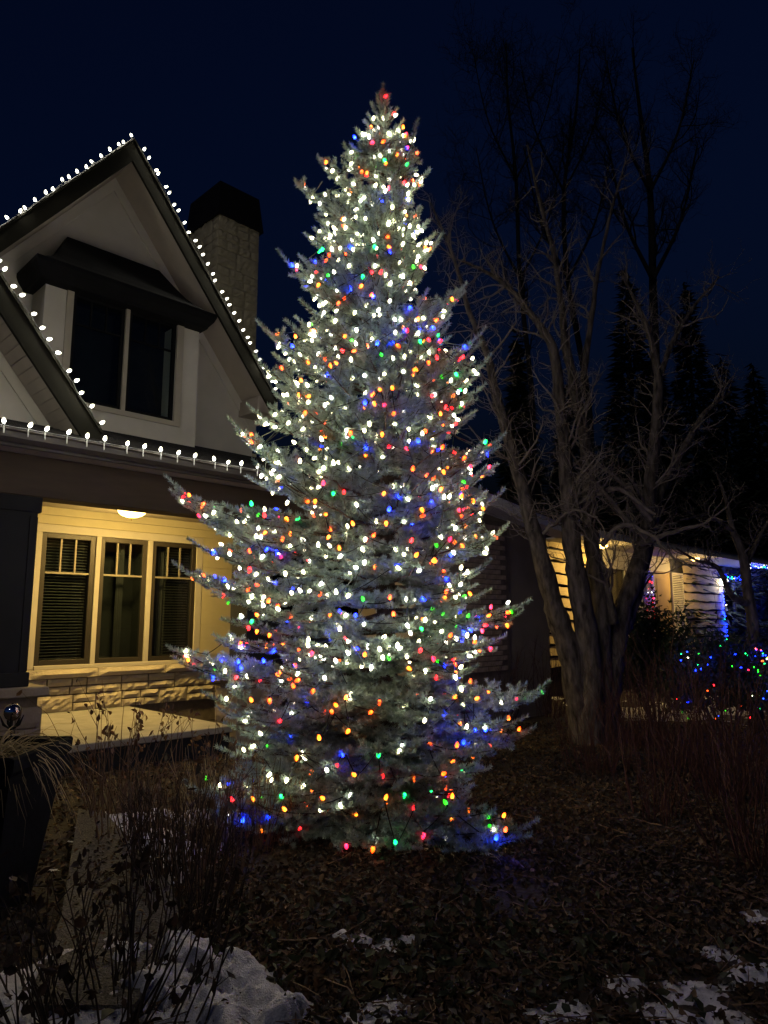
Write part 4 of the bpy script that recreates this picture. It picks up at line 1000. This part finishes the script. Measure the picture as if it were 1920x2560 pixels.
def stem_shrub(name, label, c, spread, h, n, m, seed, r0=.006, branch=3, lean=.35, group=None, leavesn=0, ltone=None, cat='shrub', jit=.05, foot=.14):
    r2 = np.random.default_rng(seed); z0 = float(gz(c[0], c[1])); t = thing(name, label, cat, (c[0], c[1], z0), group=group)
    st = MB(); lp = []
    for _ in range(n):
        a = r2.uniform(0, 6.28); q0 = np.array([c[0]+foot*spread*math.cos(a)*r2.random()*2.2, c[1]+foot*spread*math.sin(a)*r2.random()*2.2, z0-.03])
        L = h*r2.uniform(.55, 1.08); d = np.array([lean*math.cos(a)*r2.random()*spread, lean*math.sin(a)*r2.random()*spread, 1])
        q, qr = wander(q0, d, L, r0*r2.uniform(.7, 1.2), r0*.35, .09, jit, r2, .01); st.tube(q, qr, 4, cap=False); lp.append(q[-1])
        for _ in range(r2.integers(0, branch+1)):
            i = r2.integers(len(q)//3, len(q)); T = norm(q[i]-q[i-1]); s_, sr = wander(q[i], T+r2.normal(0, .45, 3), L*r2.uniform(.12, .4), r0*.5, r0*.25, .07, jit, r2, .05); st.tube(s_, sr, 3, cap=False); lp.append(s_[-1]); lp.append(s_[len(s_)//2])
    build('stems', st, M[m], t, kind='stuff')
    if leavesn:
        P = np.array(lp)[r2.integers(0, len(lp), leavesn)]+r2.normal(0, .015, (leavesn, 3))
        leaves('dried_leaves', None, P[:,0], P[:,1], .055, ltone or BROWN, .001, 1.3, seed, t, Z=P[:,2]-.02)
    return t
RG = 'red-stemmed shrubs beside the bare tree'
def gp(x, y): p = ong(x, y); return (p[0], p[1])
RED = [((1250,1800), 1.2, 1.35, 70, 'reddish bare shrub tucked between the spruce and the grey stems'),
       ((1370,1790), 1.2, 1.40, 70, 'reddish bare shrub at the foot of the grey stems, spruce side'),
       ((1590,1870), 1.3, 1.30, 80, 'reddish bare shrub just past the grey stems, below the hedge'),
       ((1700,1930), 1.3, 1.35, 80, 'reddish bare shrub between the grey stems and the picture edge'),
       ((1830,1990), 1.3, 1.40, 80, 'reddish bare shrub near the picture edge, below the hedge'),
       ((1910,2180), 1.1, 1.25, 60, 'nearest reddish bare shrub, in the bottom corner'),
       ((1490,1935), 1.2, .95, 60, 'reddish bare shrub hiding the foot of the grey stems'),
       ((1640,2050), .9, .95, 34, 'sparse reddish saplings standing in the leaf litter')]
for j, (p, s_, h, n_, lab) in enumerate(RED): stem_shrub('red_twig_shrub', lab, gp(*p), s_, h, n_, 'twigred', 90+j, .0055, 4, .42, RG)
TG = 'bare stem clumps in front of the porch'
TAN = [((330,2120), 1.0, .62, 60, 'twigtan', 'tan bare stems on the far side of the path snow'), ((700,2030), .9, .5, 50, 'twigtan', 'low tan stems close under the spruce skirt'),
       ((395,2210), 1.0, .78, 70, 'twigdark', 'dark clump of bare upright stems beside the path snow'),
       ((500,2210), 1.1, .80, 60, 'twigtan', 'brown clump of bare upright stems below the lit branch tips'),
       ((640,2120), 1.0, .72, 60, 'twigtan', 'brown bare stems rising in front of the lowest spruce branches'),
       ((480,2300), .9, .80, 46, 'twigdark', 'dark sparse stems at the top of the snow mound')]
for j, (p, s_, h, n_, m, lab) in enumerate(TAN): stem_shrub('bare_shrub', lab, gp(*p), s_, h, n_, m, 120+j, .0048, 3, .36, TG, 20, jit=.06)
stem_shrub('dried_grass', 'pale clipped straw-like stems at the foot of the spruce', gp(560,2085), 1.15, .66, 130, 'grassdry', 131, .0042, 0, .55, cat='plant', jit=.03)
stem_shrub('dried_hydrangea', 'dried hydrangea with brown curled leaves before the porch deck', gp(285,2050), 1.0, 1.02, 46, 'twigtan', 140, .0055, 3, .40, leavesn=150, ltone=[(.20,.105,.045),(.12,.06,.03),(.16,.09,.04)], cat='plant')
stem_shrub('dried_plant', 'tall dried stalks with hanging leaves against the black deck face', gp(500,1990), .9, .85, 16, 'twigtan', 141, .005, 3, .4, leavesn=60, ltone=[(.26,.15,.06),(.15,.085,.04)], cat='plant')
stem_shrub('dried_plant', 'dark dried plant with drooping leaves over the bottom corner snow', gp(265,2600), 1.1, .62, 46, 'twigdark', 142, .0065, 3, .75, leavesn=150, ltone=[(.05,.032,.024),(.075,.045,.03)], cat='plant', foot=.2)
stem_shrub('dried_plant', 'dark leafy dried stalks in front of the snow mound', gp(330,2520), .9, .60, 16, 'twigdark', 143, .006, 2, .5, leavesn=90, ltone=[(.05,.032,.024),(.085,.05,.03)], cat='plant')
stem_shrub('dried_plant', 'dark tangle of stalks at the planter foot', gp(130,2520), .9, .5, 26, 'twigdark', 144, .006, 3, .8, leavesn=40, ltone=[(.04,.03,.022)], cat='plant', foot=.2)

# ------------------------------------------------------------------ planter with dry grass, gazing ball
pb = ong(20, 2350); PX, PY = pb[0]-.42, pb[1]+.36
pz = .84
plt = thing('planter', 'tall black tapered planter filled with drooping dry grass', 'planter', (PX, PY, G), rz=0)
def sq(h, z, r): return [(PX-h, PY-h, z), (PX+h, PY-h, z), (PX+h, PY+h, z), (PX-h, PY+h, z)]
q = MB(); lv = [(.24, G-.02), (.25, G+.04), (.36, pz-.10), (.385, pz-.095), (.39, pz), (.355, pz), (.345, pz-.07)]
vs_ = [p for h, z in lv for p in sq(h, z, 0)]; fs_ = [(4*i+j, 4*i+(j+1) % 4, 4*i+4+(j+1) % 4, 4*i+4+j) for i in range(len(lv)-1) for j in range(4)]+[tuple(4*len(lv)-4+j for j in range(4))]
q.add(vs_, fs_); build('pot', q, M['planter'], plt, bevel=.012)
r2 = np.random.default_rng(15); gm = MB()
for _ in range(230):
    a = r2.uniform(0, 6.28); r0 = .26*math.sqrt(r2.random()); p = np.array([PX+r0*math.cos(a), PY+r0*math.sin(a), pz-.06]); L = r2.uniform(.3, .72); out = np.array([math.cos(a), math.sin(a), 0]); n_ = 8
    lf = r2.uniform(.35, 1.0); pts = [p+out*L*(s*.75)*r2.uniform(.9, 1.1)+np.array([0, 0, L*(lf*s-1.05*s*s)]) for s in np.linspace(0, 1, n_)]
    sd = norm(np.cross(out, UP))+np.array([0, 0, r2.normal(0, .4)]); wdt = .005*r2.uniform(.6, 1.4)
    vs_ = [x for i, pnt in enumerate(pts) for x in (pnt-sd*wdt*(1-i/n_), pnt+sd*wdt*(1-i/n_))]
    gm.add(vs_, [(2*i, 2*i+1, 2*i+3, 2*i+2) for i in range(n_-1)])
build('grass', gm, M['grassdry'], plt, kind='stuff')
gp0 = at(32, 1780, 6.1); R_ = .073
gb_ = thing('gazing_ball', 'mirrored gazing ball on a stake in front of the stone pier', 'garden ornament', (gp0[0], gp0[1], G))
q = MB(); n_ = 20; q.lathe([(R_*math.sin(math.pi*i/n_), gp0[2]-R_*math.cos(math.pi*i/n_)) for i in range(n_+1)], 28, (gp0[0], gp0[1], 0)); build('ball', q, M['mirror'], gb_, smooth=True)
q = MB(); q.tube([(gp0[0]+.01, gp0[1], G-.05), (gp0[0]-.005, gp0[1], .5), (gp0[0], gp0[1], gp0[2]-R_*.95)], .009, 6); build('stake', q, M['blackmetal'], gb_)
for a in range(5):
    c_, s_ = math.cos(a*1.257), math.sin(a*1.257); q = MB(); q.tube([(gp0[0]+.01*c_, gp0[1]+.01*s_, gp0[2]-R_*1.9), (gp0[0]+.06*c_, gp0[1]+.06*s_, gp0[2]-R_*1.35), (gp0[0]+.095*c_, gp0[1]+.095*s_, gp0[2]-R_*.3)], [.006, .012, .003], 5); build('claw', q, M['blackmetal'], gb_)
